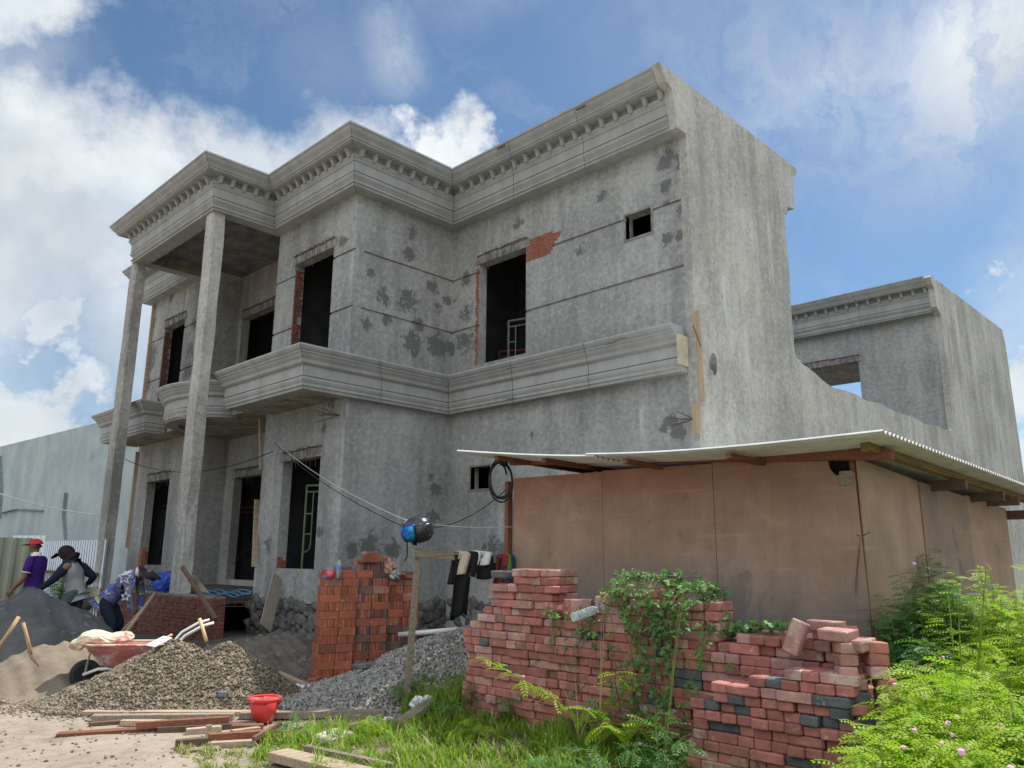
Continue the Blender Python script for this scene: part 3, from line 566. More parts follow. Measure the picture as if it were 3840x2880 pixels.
for a_, b_, w_ in ((OY(1503, 672, 5.86), OY(1515, 868, 5.86), .12), (OY(1504, 870, 5.86), OY(1506, 936, 5.86), .13)): MB().bar(a_, b_, .02, w_, (0, 1, 0)).build('formwork_board', M['formply'], house)
m = MB(); m.bb(9.57, 9.84, 6.005, 6.03, 4.2, 4.66); m.build('end_board', gen('pale_board', (.50, .44, .33), (.42, .37, .27), 4, .85, .1, 30, c3=(.24, .22, .19), sc3=6, th3=.58), house)
# rebar starters
for px, py in ((1500, 905), (733, 897)):
    m = MB(); p = OX(px, py, MW-.02 if px > 1000 else WW-.02)
    for k in range(5): m.tube([p, p+Vector((-.35, random.uniform(.0, .25), random.uniform(-.16, .12)))], .007, 6)
    m.build('starter_bar', M['rust'], house)
MB().tube([OY(1497, 703, 5.85), OY(1515, 750, 5.75)], .008, 6).build('starter_bar', M['rust'], house)
m = MB()
for (px, py) in ((1083, 318), (1255, 233), (1700, 360)): 
    p = OX(px, py, 9.15) if px < 1600 else None
    if p: m.bar(p-Vector((.005, .1, 0)), p+Vector((-.005, .1, 0)), .012, .03)
for px, py, X in ((1895/2.304*0+1105, 1395/1.0*0+795, 9.40), (1105, 861, 9.6), (1322, 742, 9.40), (1340, 733, 9.40)):
    p = OX(px, py, X); m.tube([p-Vector((.02, .11, 0)), p+Vector((-.02, .11, 0))], .006, 5)
m.build('tie_wire', M['rust'], house)
# chipped hole on the end wall
m = MB(); p = OY(1541, 786, 5.88)
bv, bf = ico(2, .25)
m.add([tuple(Vector(p)+Vector((v[0]*.10, -.004+v[1]*.012, v[2]*.16))) for v in bv], [tuple(f) for f in bf]); m.build('chipped_hole', M['stone'], house)
# unplastered plinth wall of the porch
def coursed(mb, fn, u0, u1, z0, z1, h=.062, j=.016, L=.2):
    z = z0; r = 0
    while z < z1-.02:
        u = u0-(L/2 if r % 2 else 0)
        while u < u1:
            a, b = max(u, u0), min(u+L-j, u1)
            if b-a > .03: fn(mb, a, b, z, min(z+h-j, z1), random.uniform(-.006, .01))
            u += L*random.uniform(.93, 1.07)
        z += h; r += 1
pl = thing('porch_plinth', 'low unplastered brick wall under the two tall porch columns', 'brick wall', (5.95, 14, 0))
m = MB(); m.bb(5.97, 6.22, 12.72, 14.94, -.05, .755); m.bb(6.02, 6.22, 14.94, 18.4, -.05, .745); m.build('mortar_core', M['mortar'], pl)
m = MB()
coursed(m, lambda q, a, b, c, d, e: q.bb(5.95+e, 5.99, a, b, c, d), 12.70, 14.95, 0, .75)
coursed(m, lambda q, a, b, c, d, e: q.bb(6.005+e, 6.05, a, b, c, d), 14.95, 18.4, 0, .75)
coursed(m, lambda q, a, b, c, d, e: q.bb(a, b, 12.70+e, 12.75, c, d), 5.99, 6.22, 0, .75)
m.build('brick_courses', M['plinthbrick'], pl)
# ------------------------------------------------------------------ neighbour, fences
nb = thing('neighbour_house', 'pale blue rendered gable wall of the house beyond the metal fence', 'house', (9, 32, 0))
m = MB(); m.prism([(21.3, -.1), (21.3, 5.55), (29, 5.92), (42, 6.3), (60, 6.75), (60, -.1)], lambda u, v, t: (t, u, v), 9.0, 16); m.build('gable_wall', M['bluewall'], nb)
m = MB()
for pts in ([(5, 1108), (40, 1100), (95, 1103)], [(145, 1165), (141, 1110), (146, 1065)], [(3, 985), (6, 1060), (2, 1120)]):
    q = [OX(a, b, 8.985) for a, b in pts]
    for a, b in zip(q, q[1:]): m.bar(a, b, .02, .22, (1, 0, 0))
m.build('dark_patch', gen('repair_stripe', (.17, .21, .23), (.22, .27, .29), 3, .9, .1), nb)
def sheet(name, a, b, z0, z1, amp, pitch, mat, label, rail=True, jag=.0):
    t = thing(name, label, 'fence', ((a[0]+b[0])/2, (a[1]+b[1])/2, 0))
    A, B = Vector((a[0], a[1], 0)), Vector((b[0], b[1], 0)); d = B-A; L = d.length; d.normalize(); nrm = Vector((d.y, -d.x, 0))
    n = int(L/pitch*4); vs = []; fs = []
    for i in range(n+1):
        s = L*i/n; ph = i % 4; o = amp if ph in (1, 2) else 0; p = A+d*(s+(.0))+nrm*o; j = random.uniform(-jag, jag) if i % 12 == 0 else 0
        vs += [(p.x, p.y, z0), (p.x, p.y, z1+j), (p.x-nrm.x*.004, p.y-nrm.y*.004, z1+j), (p.x-nrm.x*.004, p.y-nrm.y*.004, z0)]
    for i in range(n):
        for k in range(4): fs.append((4*i+k, 4*i+(k+1) % 4, 4*i+4+(k+1) % 4, 4*i+4+k))
    m = MB(); m.add(vs, fs); m.build('metal_sheet', mat, t)
    if rail:
        m = MB()
        q = -nrm if nrm.dot(Vector((-1, -1, 0))) < 0 else nrm
        A2, B2 = A+q*.09, B+q*.09
        m.bar(A2+Vector((0, 0, 1.02)), B2+Vector((0, 0, 1.02)), .04, .07); m.build('rail', M['wood_dark'], t)
        for k in range(4):
            m = MB(); p = A2.lerp(B2, (k+.5)/4)+q*.05; m.bar(p, p+Vector((0, 0, 1.25)), .05, .05, d); m.build('post', M['wood_grey'], t)
    return t
def stripem():
    m, nt, b = newmat('striped_sheet'); b.inputs['Base Color'].default_value = (.66, .72, .78, 1); b.inputs['Roughness'].default_value = .5; return m
M['stripe'] = stripem(); M['stripedk'] = flat('sheet_dark', (.035, .045, .09), .6)
fz = sheet('corrugated_fence', (6.0, 17.9), (6.0, 23.4), .1, 1.74, .05, .16, M['stripe'], 'blue and white striped corrugated metal fence behind the workers', jag=.02)
# every second flute of the sheet is painted dark blue
me = fz.children[0].data; me.materials.append(M['stripedk'])
for i, p in enumerate(me.polygons):
    if (i//4) % 4 == 3: p.material_index = 1
p0, p1 = AT(-60, 1300, 15.8), AT(52, 1300, 16.0)
sheet('green_panel_fence', (p0.x, p0.y), (p1.x, p1.y), 0, 1.69, .025, .20, gen('grey_green_sheet', (.30, .32, .24), (.25, .27, .21), 3, .6, 0), 'plain grey green metal sheet fence at the far left edge', rail=False)
p0, p1 = AT(24, 1200, 17.5), AT(97, 1200, 17.0)
sheet('tall_sheet_fence', (p0.x, p0.y), (p1.x, p1.y), 0, 1.76, .045, .13, M['stripe'], 'taller striped metal sheet standing behind the man in the red cap', rail=False)
# ------------------------------------------------------------------ ground and heaps
def gz(x, y):
    g = lambda cx, cy, r, h: h*math.exp(-((x-cx)**2+(y-cy)**2)/r/r)
    return g(4.95, 3.6, 1.2, .13)+g(5.1, 5.0, .9, .10)+g(6.4, 10.9, .9, .16)+g(6.35, 7.75, .8, .40)+g(7.6, 9.2, .9, .25)+g(6.6, 12.6, 1.0, .12)+.012*math.sin(x*3.1+y)*math.sin(y*2.3)+.006*math.sin(x*9.7)*math.sin(y*8.3+x)
gs = [-400, -150, -60, -25, -12, -6, -3]+[i*.125-1.5 for i in range(0, 125)]+[15, 17, 20, 26, 40, 80, 200, 600]
gy = [-400, -150, -60, -25, -12, -6, -3]+[i*.15-1.5 for i in range(0, 160)]+[24, 27, 32, 40, 60, 120, 300, 800]
V = np.array([(x, y, gz(x, y) if -2 < x < 15 and -2 < y < 24 else 0) for y in gy for x in gs]); nx = len(gs)
Fq = np.array([(j*nx+i, j*nx+i+1, (j+1)*nx+i+1, (j+1)*nx+i) for j in range(len(gy)-1) for i in range(nx-1)])
tag(nmesh('ground', V, Fq, M['ground'], loc=(0, 0, 0), smooth=True), kind='structure')
ANG = YAW-PI/2                        # heap axes: u to the right of the view, v away from it
class Heap:
    def __init__(s, c, ru, rv, humps, rough=.05, p=1.15, seed=1, z0=0.):
        s.c, s.ru, s.rv, s.h, s.rough, s.p, s.seed, s.z0 = c, ru, rv, humps, rough, p, seed, z0
    def uv(s, u, v): return s.c[0]+RH[0]*u+FH[0]*v, s.c[1]+RH[1]*u+FH[1]*v
    def z(s, u, v):
        a = math.atan2(v/s.rv, u/s.ru); lim = 1+.07*math.sin(3*a+s.seed)+.05*math.sin(5*a+2*s.seed)
        r = math.hypot(u/s.ru, v/s.rv)/lim
        e = max(0., 1-r**1.6) if r < 1 else 0
        z = 0
        for hu, hv, hr, hh in s.h:
            q = math.hypot(u-hu, v-hv)/hr
            z = max(z, hh*(math.sqrt((max(0, 1-q))**2+.012)-.02) if q < 1 else hh*.09)
        n = s.rough*(math.sin(u*7+s.seed)*math.sin(v*6.1+1.3*s.seed)+.5*math.sin(u*17+2)*math.sin(v*15+s.seed)+.35*math.sin(u*31+v*27))
        return s.z0+min(1, e*2.2)*(z+n)-(.05 if r >= .97 else 0)
    def build(s, name, mat, label, cat, nu=90, nv=60):
        V = []
        for j in range(nv+1):
            for i in range(nu+1):
                u, v = s.ru*1.12*(2*i/nu-1), s.rv*1.12*(2*j/nv-1); x, y = s.uv(u, v); V.append((x, y, s.z(u, v)+gz(x, y)-.01))
        Fq = np.array([(j*(nu+1)+i, j*(nu+1)+i+1, (j+1)*(nu+1)+i+1, (j+1)*(nu+1)+i) for j in range(nv) for i in range(nu)])
        o = nmesh(name, np.array(V), Fq, mat, loc=(s.c[0], s.c[1], 0), smooth=True); s.o = o
        return tag(o, label, cat)
    def stones(s, n, mat, r0, r1, spread=1.16, name='stones', big=0):
        bv, bf = ico(1, .34); P = []
        while len(P) < n:
            a = random.uniform(0, 2*PI); q = math.sqrt(random.random())*spread; u, v = q*s.ru*math.cos(a), q*s.rv*math.sin(a)
            if q > .96 and random.random() > .30-(q-.96)*1.0: continue
            x, y = s.uv(u, v); P.append((x, y, max(s.z(u, v), 0)+gz(x, y)))
        sc = RNG.uniform(r0, r1, (n, 1))*RNG.uniform(.65, 1.2, (n, 3)); sc[:, 2] *= .75
        V, Fq = scatter(bv, bf, np.array(P), rot_rand(n), sc); nmesh(name, V, Fq, mat, s.o)
def at2(px, py, d): p = AT(px, py, d); return (p.x, p.y)
H1 = Heap(at2(375, 1480, 9.05), 1.46, 1.05, [(-.07, .15, 1.15, .57), (.47, .1, 1.0, .55)], .018, seed=2)
H1.build('gravel_heap', M['gravel_b'], 'sunlit brown gravel heap in front of the wheelbarrow', 'gravel heap'); H1.stones(14000, M['st_brown'], .008, .021)
H2 = Heap(at2(130, 1460, 10.4), 1.55, 1.05, [(-.1, .2, 1.2, .50), (.55, .15, .9, .42), (-1.0, 0, .9, .33)], .035, seed=5)
H2.build('sand_heap', M['sand'], 'light brown heap of building sand with a spade stuck in it', 'sand heap')
H3 = Heap(at2(40, 1370, 13.5), 1.78, 1.3, [(.1, 0, 1.9, .97), (.8, .1, 1.15, .60), (-1.5, 0, 1.5, .8)], .03, seed=9)
H3.build('black_sand_heap', M['darksand'], 'large heap of black volcanic sand in front of the two standing men', 'sand heap')
H4 = Heap(at2(900, 1440, 8.55), 1.55, 1.15, [(.55, .2, 1.5, .70), (1.25, .3, 1.7, .90)], .016, seed=4)
H4.build('grey_gravel_heap', M['gravel_b'], 'grey gravel heap in the shade behind the leaning post', 'gravel heap'); H4.stones(11500, M['st_grey'], .011, .024)
H5 = Heap(at2(610, 1395, 11.2), 1.5, 1.0, [(-.2, .2, 1.2, .42), (-1.0, .1, .8, .3), (.5, .3, .8, .3)], .05, seed=3)
H5.build('soil_heap', M['soil'], 'low heap of dark dug soil between the brick stack and porch', 'soil heap')
# loose stones lying on the earth around the heaps
bv, bf = ico(1, .22); P = []
while len(P) < 1500:
    px, py = random.uniform(0, 900), random.uniform(1440, 1659); p = G(px, py)
    w = 1. if 560 < px < 860 and py < 1560 else .08
    if random.random() < w: P.append((p.x, p.y, gz(p.x, p.y)+.002))
sc = RNG.uniform(.005, .017, (len(P), 1))*RNG.uniform(.6, 1.2, (len(P), 3)); V, Fq = scatter(bv, bf, np.array(P), rot_rand(len(P)), sc)
tag(nmesh('loose_stones', V, Fq, M['st_brown'], loc=(4, 7, 0)), kind='stuff')
def hz(px, d):  # ground height under a picture column at a distance
    p = AT(px, 1206, d); return gz(p.x, p.y)
# ------------------------------------------------------------------ shed
XS, YS = 6.06, 2.28
shed = thing('plywood_shed', 'site shed of reddish plywood sheets under a corrugated zinc roof', 'shed', (XS, 4, 0))
def roofz(x, y):   # sagging sheets
    t = (y-1.86)/4.32; return 2.24+.27*t-.10*math.sin(PI*min(max(t, 0), 1))+(x-5.45)*(-.022)
ys = (5.93, 4.715, 3.505, YS)
for k in range(3):
    a, b = ys[k], ys[k+1]
    m = MB()
    tops = tuple(OX(*q_, XS).z for q_ in (((1112, 1033), (1303, 1019)), ((1303, 1017), (1543, 1001)), ((1543, 999), (1822, 984)))[k])
    o = (.0, .006, .011)[k]
    if k < 2: pts = [(a-.004, .02), (a-.004, tops[0]), (b+.004, tops[1]), (b+.004, .02)]
    else: pts = [(a-.004, .02), (a-.004, tops[0]), (b+.22, tops[1]), (b+.20, tops[1]-.10), (b+.16, tops[1]-.15), (b+.02, tops[1]-.13), (b+.002, 1.2), (b-.012, .02)]
    m.prism(pts, lambda u, v, t: (t, u, v), XS-o, XS+.012-o); m.build('front_panel', M['ply_red'], shed)
xs = (XS+.02, 7.42, 8.83, 10.35)
for k in range(3):
    a, b = xs[k], xs[k+1]; m = MB(); o = (.0, .012, .004)[k]
    zt0, zt1 = ((2.17, 2.10), (2.09, 2.04), (2.06, 2.0))[k]
    m.prism([(a+.003+(.0 if k else .012), .02), (a+.003, zt0), (b-.003, zt1), (b+(.05 if k == 0 else 0)-.003, .02)], lambda u, v, t: (u, t, v), YS-o, YS+.012-o); m.build('side_panel', (M['ply_tan'], M['ply_brown'], M['ply_tan'])[k], shed)
MB().bb(XS+.02, 10.4, 5.94, 5.955, .02, 2.0).build('back_panel', M['ply_brown'], shed); MB().bb(10.3, 10.32, YS+.02, 5.94, .02, 1.9).build('back_panel', M['ply_brown'], shed)
def roofsheet(y0, y1, lift, x0=5.45, x1=10.9):
    n = int((x1-x0)/.076*8); q = 10; vs = []
    for i in range(n+1):
        x = x0+(x1-x0)*i/n; w = .013*math.sin(2*PI*(x-x0)/.076)
        for j in range(q+1):
            y = y0+(y1-y0)*j/q; z = roofz(x, y)+w+lift
            vs.append((x, y, z))
    k = len(vs); vs += [(x, y, z-.003) for x, y, z in vs]
    fs = [(i*(q+1)+j, i*(q+1)+j+1, (i+1)*(q+1)+j+1, (i+1)*(q+1)+j) for i in range(n) for j in range(q)]
    fs = fs+[tuple(v+k for v in f)[::-1] for f in fs]
    E_ = [(i*(q+1), (i+1)*(q+1)) for i in range(n)]; fs += [(a, b, b+k, a+k) for a, b in E_]
    E_ = [(i*(q+1)+q, (i+1)*(q+1)+q) for i in range(n)]; fs += [(b, a, a+k, b+k) for a, b in E_]
    fs += [(j+1, j, j+k, j+1+k) for j in range(q)]+[(n*(q+1)+j, n*(q+1)+j+1, n*(q+1)+j+1+k, n*(q+1)+j+k) for j in range(q)]
    m = MB(); m.add(vs, fs); o = m.build('roof_sheet', M['zinc'], shed, recalc=False)
    me = o.data
    return o
roofsheet(4.33, 6.18, 0.004); roofsheet(1.86, 4.43, .020)
m = MB(); m.bar(OX(1104, 997, XS-.05), OX(1929, 981, XS-.05), .06, .08); m.build('front_beam', M['wood_red'], shed)
for y in (5.65, 5.0, 4.05, 3.05): 
    m = MB(); m.bar((5.52, y, roofz(5.52, y)-.035), (7.0, y-.05, roofz(7., y)-.035), .05, .045); m.build('rafter', M['wood_red'], shed)
m = MB(); m.bar((5.78, 2.10, roofz(5.78, 2.10)-.022), (10.6, 2.10, roofz(10.6, 2.10)-.03), .07, .06); m.build('rafter', M['wood_beam'], shed)
for px, X in ((2000, 7.75), (2090, 9.0), (2107, 9.6)):
    m = MB(); z = roofz(X, 2.)-.115; m.bar((X, 2.32, z), (X, 1.98, z), .06, .09); m.build('purlin', M['wood_dark'], shed)
m = MB(); m.bar((XS-.02, 2.36, 2.02), (XS+.4, 2.36, 2.02), .10, .11); m.build('purlin', M['wood_grey'], shed)
m = MB(); m.bar((10.45, 2.3, 1.93), (10.45, 1.5, 1.93), .07, .10); m.build('purlin', M['wood_dark'], shed)
MB().bar((XS-.01, 5.99, .02), (XS-.01, 5.99, 2.22), .05, .07).build('corner_post', M['wood_red'], shed); MB().bar((XS+.04, 2.32, .02), (XS+.04, 2.32, 2.15), .04, .04).build('corner_post', M['wood_red'], shed)
m = MB(); q = XS-.03
m.tube([OX(1850, 1155, q), OX(1858, 1158, q-.02)], .003, 6); m.tube([OY(1863, 1158, YS-.02), OY(1879, 1149, YS-.12)], .003, 6); m.build('nail', M['rust'], shed)
m = MB(); pts = [OX(x, y, XS-.025) for x, y in ((1858, 1160), (1855, 1185), (1852, 1215), (1848, 1260), (1849, 1285), (1851, 1262), (1853, 1220), (1858, 1178))]; solo(m.tube(pts, .0016, 5), 'string', M['cable'], 'dark string hanging from a bent nail at the shed corner', 'string')
# ------------------------------------------------------------------ post, rail, clothes, helmet
pb, pt = G(874, 1548, .0), AT(904, 1186, 7.75)
rail = thing('clothes_rail', 'grey timber post with a crossbar nailed on towards the shed', 'clothes rail', pb)
m = MB(); m.bar(pb-Vector((0, 0, .1)), pt, .05, .06, (1, -.6, 0)); m.build('post', M['wood_grey'], rail, bevel=.004)
ra, rb = AT(893, 1196, 7.68), Vector((6.0, 5.93, 1.385))
m = MB(); m.bar(ra, rb, .022, .075); m.build('crossbar', M['wood_grey'], rail, bevel=.003)
def rp(t, dz=0., off=0.):
    p = ra.lerp(rb, t); d = (rb-ra).normalized(); n = Vector((d.y, -d.x, 0)).normalized()
    if n.dot(Vector((FH[0], FH[1], 0))) > 0: n = -n
    return p+n*off+Vector((0, 0, dz))
def cloth(name, mat, t0, t1, front, back, label, cat, wob=.02, taper=0., skew=0., seed=0, off=0.):
    """a cloth folded over the crossbar: hangs 'front' in front of it and 'back' behind"""
    nu, nf = 12, 10; vs = []; rows = []
    for j in range(-nf, nf+1):
        s = j/nf; h = back if s < 0 else front; o = (.024 if s >= 0 else -.024)+off*(1 if s >= 0 else -1)
        for i in range(nu+1):
            u = i/nu; tt = t0+(t1-t0)*(.5+(u-.5)*(1+taper*abs(s)))+skew*abs(s)
            z = .045+off-abs(s)*h*(1+.06*math.sin(u*5+seed)); w = wob*math.sin(u*9+seed+s*2)*min(1, abs(s)*3)
            vs.append(rp(tt, z, o*(1 if abs(s) > .05 else abs(s)*20*.9)+w))
    fs = [(a*(nu+1)+i, a*(nu+1)+i+1, (a+1)*(nu+1)+i+1, (a+1)*(nu+1)+i) for a in range(2*nf) for i in range(nu)]
    m = MB(); m.add(vs, fs); o = m.build(name, mat, smooth=True); md = o.modifiers.new('t', 'SOLIDIFY'); md.thickness = .006
    return tag(o, label, cat)
cloth('black_trousers', M['black'], .40, .60, .62, .30, 'long black trousers hanging from the crossbar of the post', 'trousers', taper=-.12, skew=-.05, seed=1)
cloth('beige_shirt', gen('beige_cloth', (.55, .47, .36), (.48, .40, .30), 20, .9, .1), .44, .60, .24, .1, 'crumpled beige shirt over the black trousers on the crossbar', 'shirt', taper=.25, skew=-.02, seed=3, off=.014)
cloth('black_jacket', M['black'], .55, .78, .26, .2, 'black jacket bundled over the crossbar under the white cloth', 'jacket', taper=.1, seed=5, off=.02)
cloth('white_rag', M['white'], .62, .78, .14, .1, 'small white rag on top of the black jacket', 'rag', taper=.1, seed=7, off=.03)
sc2 = thing('striped_scarf', 'scarf striped red green and purple at the shed end of the crossbar', 'scarf', rp(.96))
def strip(name, mat, t0, t1, fr, off, seed, parent, bk=.15):
    o = cloth(name, mat, t0, t1, fr, bk, None, None, wob=.012, seed=seed, off=off); o.parent = parent; o.location = o.location-WL[parent]
    return o
strip('stripe', flat('scarf_red', (.45, .04, .06), .9, .1), .90, .95, .13, .02, 1, sc2); strip('stripe', flat('scarf_purple', (.13, .08, .22), .9, .1), .90, .98, .28, .012, 2, sc2); strip('stripe', flat('scarf_green', (.16, .24, .05), .9, .1), .955, .99, .25, .03, 3, sc2); strip('stripe', flat('scarf_teal', (.03, .09, .12), .9, .1), .99, 1.04, .3, .02, 4, sc2)
cloth('maroon_cloth', flat('maroon', (.14, .035, .03), .9, .1), .85, .97, .30, .2, 'maroon cloth hanging under the striped scarf', 'cloth', taper=.3, skew=-.04, seed=6)
# helmet
hp = AT(903, 1146, 7.72)
hel = thing('motorcycle_helmet', 'black open face helmet with blue mirror visor on top of the post', 'helmet', hp-Vector((0, 0, .15)))
hd = Vector((-RH[0]*.86-FH[0]*.5, -RH[1]*.86-FH[1]*.5, -.28)).normalized()      # where the visor looks
sd = hd.cross(Vector((0, 0, 1))).normalized(); hu = sd.cross(hd); HR = Matrix((hd, sd, hu)).transposed()
def shell(name, mat, r, phi0, phi1, th0, th1, sx=1.12, sz=1.0, n=28, sm=True, sol=.012):
    vs = []; q = 18
    for j in range(q+1):
        th = th0+(th1-th0)*j/q
        for i in range(n+1):
            ph = phi0+(phi1-phi0)*i/n; v = Vector((r*sx*math.sin(th)*math.cos(ph), r*.98*math.sin(th)*math.sin(ph), r*sz*math.cos(th)))
            vs.append(HR @ v+hp)
    fs = [(j*(n+1)+i, j*(n+1)+i+1, (j+1)*(n+1)+i+1, (j+1)*(n+1)+i) for j in range(q) for i in range(n)]
    m = MB(); m.add(vs, fs); o = m.build(name, mat, hel, smooth=True, recalc=False)
    if sol: md = o.modifiers.new('s', 'SOLIDIFY'); md.thickness = sol
    return o
M['hblack'] = gen('helmet_paint', (.02, .022, .026), (.03, .032, .036), 3, .22, 0, spec=.5, c3=(.16, .17, .18), sc3=9, th3=.60)
def visor():
    m, nt, b = newmat('mirror_visor'); p = coords(nt)
    v = noise(nt, N(nt, 'ShaderNodeVectorMath', {0: p, 1: (6, 6, 20)}, operation='MULTIPLY').outputs[0], 1., 4)
    nt.links.new(mixc(nt, mrange(nt, v, .4, .6), (.01, .06, .75), (.02, .22, .38)), b.inputs['Base Color']); b.inputs['Metallic'].default_value = .85; b.inputs['Roughness'].default_value = .14; return m
shell('shell', M['hblack'], .142, 0, 2*PI, 0, 1.18); shell('shell_side', M['hblack'], .142, .95, 2*PI-.95, 1.18, 2.5, sol=.012)
shell('visor', visor(), .148, -1.0, 1.0, 1.02, 2.15, 1.16, sol=.004)
shell('lining', M['black'], .128, .9, 2*PI-.9, .3, 2.3, sol=0); shell('peak_vent', M['hblack'], .152, -.9, .9, .82, 1.06, 1.16, sol=.01); shell('trim', M['black'], .150, .98, 1.10, 1.2, 2.3, sol=.004); shell('trim', M['black'], .150, -1.10, -.98, 1.2, 2.3, sol=.004)
shell('sticker', M['white'], .147, .05, .75, .52, .80, 1.13, sol=.002); shell('sticker_mark', flat('sticker_dark', (.12, .03, .03)), .1495, .28, .5, .60, .72, 1.13, sol=.001)
m = MB(); a = hp+HR @ Vector((.03, -.11, -.1)); m.tube([AT(879, 1172, 7.6), AT(880, 1190, 7.6), AT(879, 1203, 7.6), AT(874, 1212, 7.6)], .007, 6); m.build('chin_strap', M['black'], hel)
m = MB(); m.tube([AT(897, 1165, 7.7), AT(896, 1178, 7.7)], .022, 10); m.build('chin_strap', M['black'], hel)
# ------------------------------------------------------------------ cables
def cable(name, pts, r, mat, label): return solo(MB().tube(pts, r, 6), name, mat, label, 'cable')
def thru(*q): return [p for p in q]
cable('black_cable', crv(OX(592, 955, 7.40), AT(870, 1137, 8.6), .12, 14)+crv(AT(870, 1137, 8.6), Vector((6.0, 5.98, 2.13)), .16, 14)[1:], .0055, M['cable'], 'black cable sagging from the house wall to the coil on the shed')
cable('white_cable', crv(OX(600, 958, 7.40), AT(880, 1125, 7.9), .10, 14)+crv(AT(880, 1125, 7.9), AT(1106, 1138, 8.35), .03, 8)[1:], .0042, M['wcable'], 'white cable running from the house wall past the helmet to the shed')
cable('thin_white_wire', crv(OX(598, 965, 7.38), OX(556, 1150, 7.38), -.06, 8), .005, M['wcable'], 'thin white wire hanging down the house wall beside the door')
cable('grey_feed_cable', crv(AT(0, 1066, 16), AT(210, 1112, 15.5), .05, 10), .012, M['wcable'], 'thin pale cable crossing in front of the pale blue gable')
cable('dark_feed_cable', crv(OX(270, 992, 6.9), OX(590, 975, 7.2), .35, 16), .009, M['cable'], 'thin dark cable strung behind the two porch columns')
coil = thing('cable_coil', 'coil of black cable hanging from the corner of the shed roof', 'cable coil', AT(1082, 1076, 8.2))
cc = AT(1082, 1039, 8.2)
for k in range(5):
    m = MB(); a = .21+random.uniform(-.025, .012); w = a*random.uniform(.62, .80)*1.0; ph = random.uniform(-.12, .12); oz = random.uniform(-.03, .02)
    pts = []
    for i in range(33):
        q = 2*PI*i/32; u, v = w*.82*math.cos(q), a*.95*math.sin(q)
        pts.append(cc+Vector((RH[0], RH[1], 0))*(u*math.cos(ph)-v*math.sin(ph))+Vector((0, 0, oz+u*math.sin(ph)+v*math.cos(ph)))+Vector((FH[0], FH[1], 0))*random.uniform(-.008, .008))
    m.tube(pts, .0085, 6, cap=False); m.build('loop', M['cable'], coil)
m = MB(); bv, bf = ico(2, .3); p = AT(1088, 1000, 8.2); m.add([p+Vector(v)*.045 for v in bv], [tuple(f) for f in bf]); m.tube([p, Vector((6.0, 5.98, 2.3))], .01, 6); m.build('knot', M['cable'], coil)
# ------------------------------------------------------------------ scaffold frames inside the openings
def frame(label, base, u, w, h, mat, z0, cross=True):
    t = thing('scaffold_frame', label, 'scaffold', base, None); u = Vector(u).normalized(); b = Vector(base)
    P = lambda a, z: b+u*a+Vector((0, 0, z))
    m = MB(); m.tube([P(0, 0), P(0, h)], .022, 8); m.build('upright', mat, t)
    m = MB(); m.tube([P(w, 0), P(w, h)], .022, 8); m.build('upright', mat, t)
    m = MB(); m.tube([P(0, h), P(w, h)], .022, 8); m.tube([P(.02, h-.12), P(w-.02, h-.12)], .016, 8)
    for s, o in ((0, .16), (w, -.16)):
        m.tube([P(o, h-.12), P(o, h*.42), P(o*.85, h*.37), P(o*.3, h*.345), P(0 if o > 0 else w, h*.345)] if o > 0 else [P(w+o, h-.12), P(w+o, h*.42), P(w+o*.85, h*.37), P(w+o*.3, h*.345), P(w, h*.345)], .014, 8)
        for z in (.52, .72): m.tube([P(s, h*z), P(s+o, h*z)], .012, 6)
    m.build('ladder_brace', mat, t)
    if cross:
        m = MB(); n = Vector((.9, .25, 0)); m.tube([P(0, h*.15)-n*.1, P(0, h*.8)+n*1.2], .012, 6); m.build('cross_brace', mat, t)
    return t
p = OX(1083, 745, 10.35); frame('grey scaffold frame standing inside the big upper window', (10.45, p.y-.1, 4.42), (.25, -1, 0), 1.15, 1.55, M['pipegrey'], 0)
frame('rusty scaffold frame behind the grey one in the big upper window', (10.9, 11.1, 4.42), (.5, -1, 0), 1.0, 1.15, M['piperust'], 0, False)
p = OX(652, 1225, 7.95); frame('green scaffold frame inside the ground floor window beside the door', (7.95, p.y, .84), (.45, -1, 0), 1.1, 1.9, M['pipegreen'], 0, False)
p = OX(498, 1230, 9.0); frame('red rusty scaffold frame inside the centre doorway', (9.0, p.y, .82), (.3, -1, 0), 1.1, 1.75, M['piperust'], 0)
p = OX(332, 1225, 8.1); frame('grey scaffold frame inside the left ground floor window', (8.1, p.y, .8), (.4, -1, 0), 1.1, 1.85, M['pipegrey'], 0)
# ------------------------------------------------------------------ clay brick stack
def proto(name, L, Wd, H, bev, mat):
    m = MB(); m.box((0, 0, 0), (L, Wd, H)); o = m.build(name, mat, None, bevel=bev, seg=1); me = o.data
    bpy.data.objects.remove(o); return me
for v in (0,): pass
CB = [proto('clay_brick', .194, .037, .090, .0035, m_) for m_ in BR]
for me in CB:                                                        # worn, slightly bent faces
    for v in me.vertices: v.co += Vector((random.uniform(-.0012, .0012), random.uniform(-.0012, .0012), random.uniform(-.0012, .0012)))
for me in CB: me.transform(Matrix.Translation((0, 0, -.0 - sum(v.co.z for v in me.vertices)/len(me.vertices))))
ORD = ['', '1st', '2nd', '3rd']+[f'{i}th' for i in range(4, 60)]
th = rad(24); EV = Vector((RH[0]*math.cos(th)+FH[0]*math.sin(th), RH[1]*math.cos(th)+FH[1]*math.sin(th), 0)); GV = Vector((-EV.y, EV.x, 0))
SB = AT(683, 1446, 9.62); SB.z = .05; CH = .0925; CW = .203
yawE = math.atan2(EV.y, EV.x); nclay = 0
CN = ('orange', 'dull red', 'dark burnt', 'dusty pale')
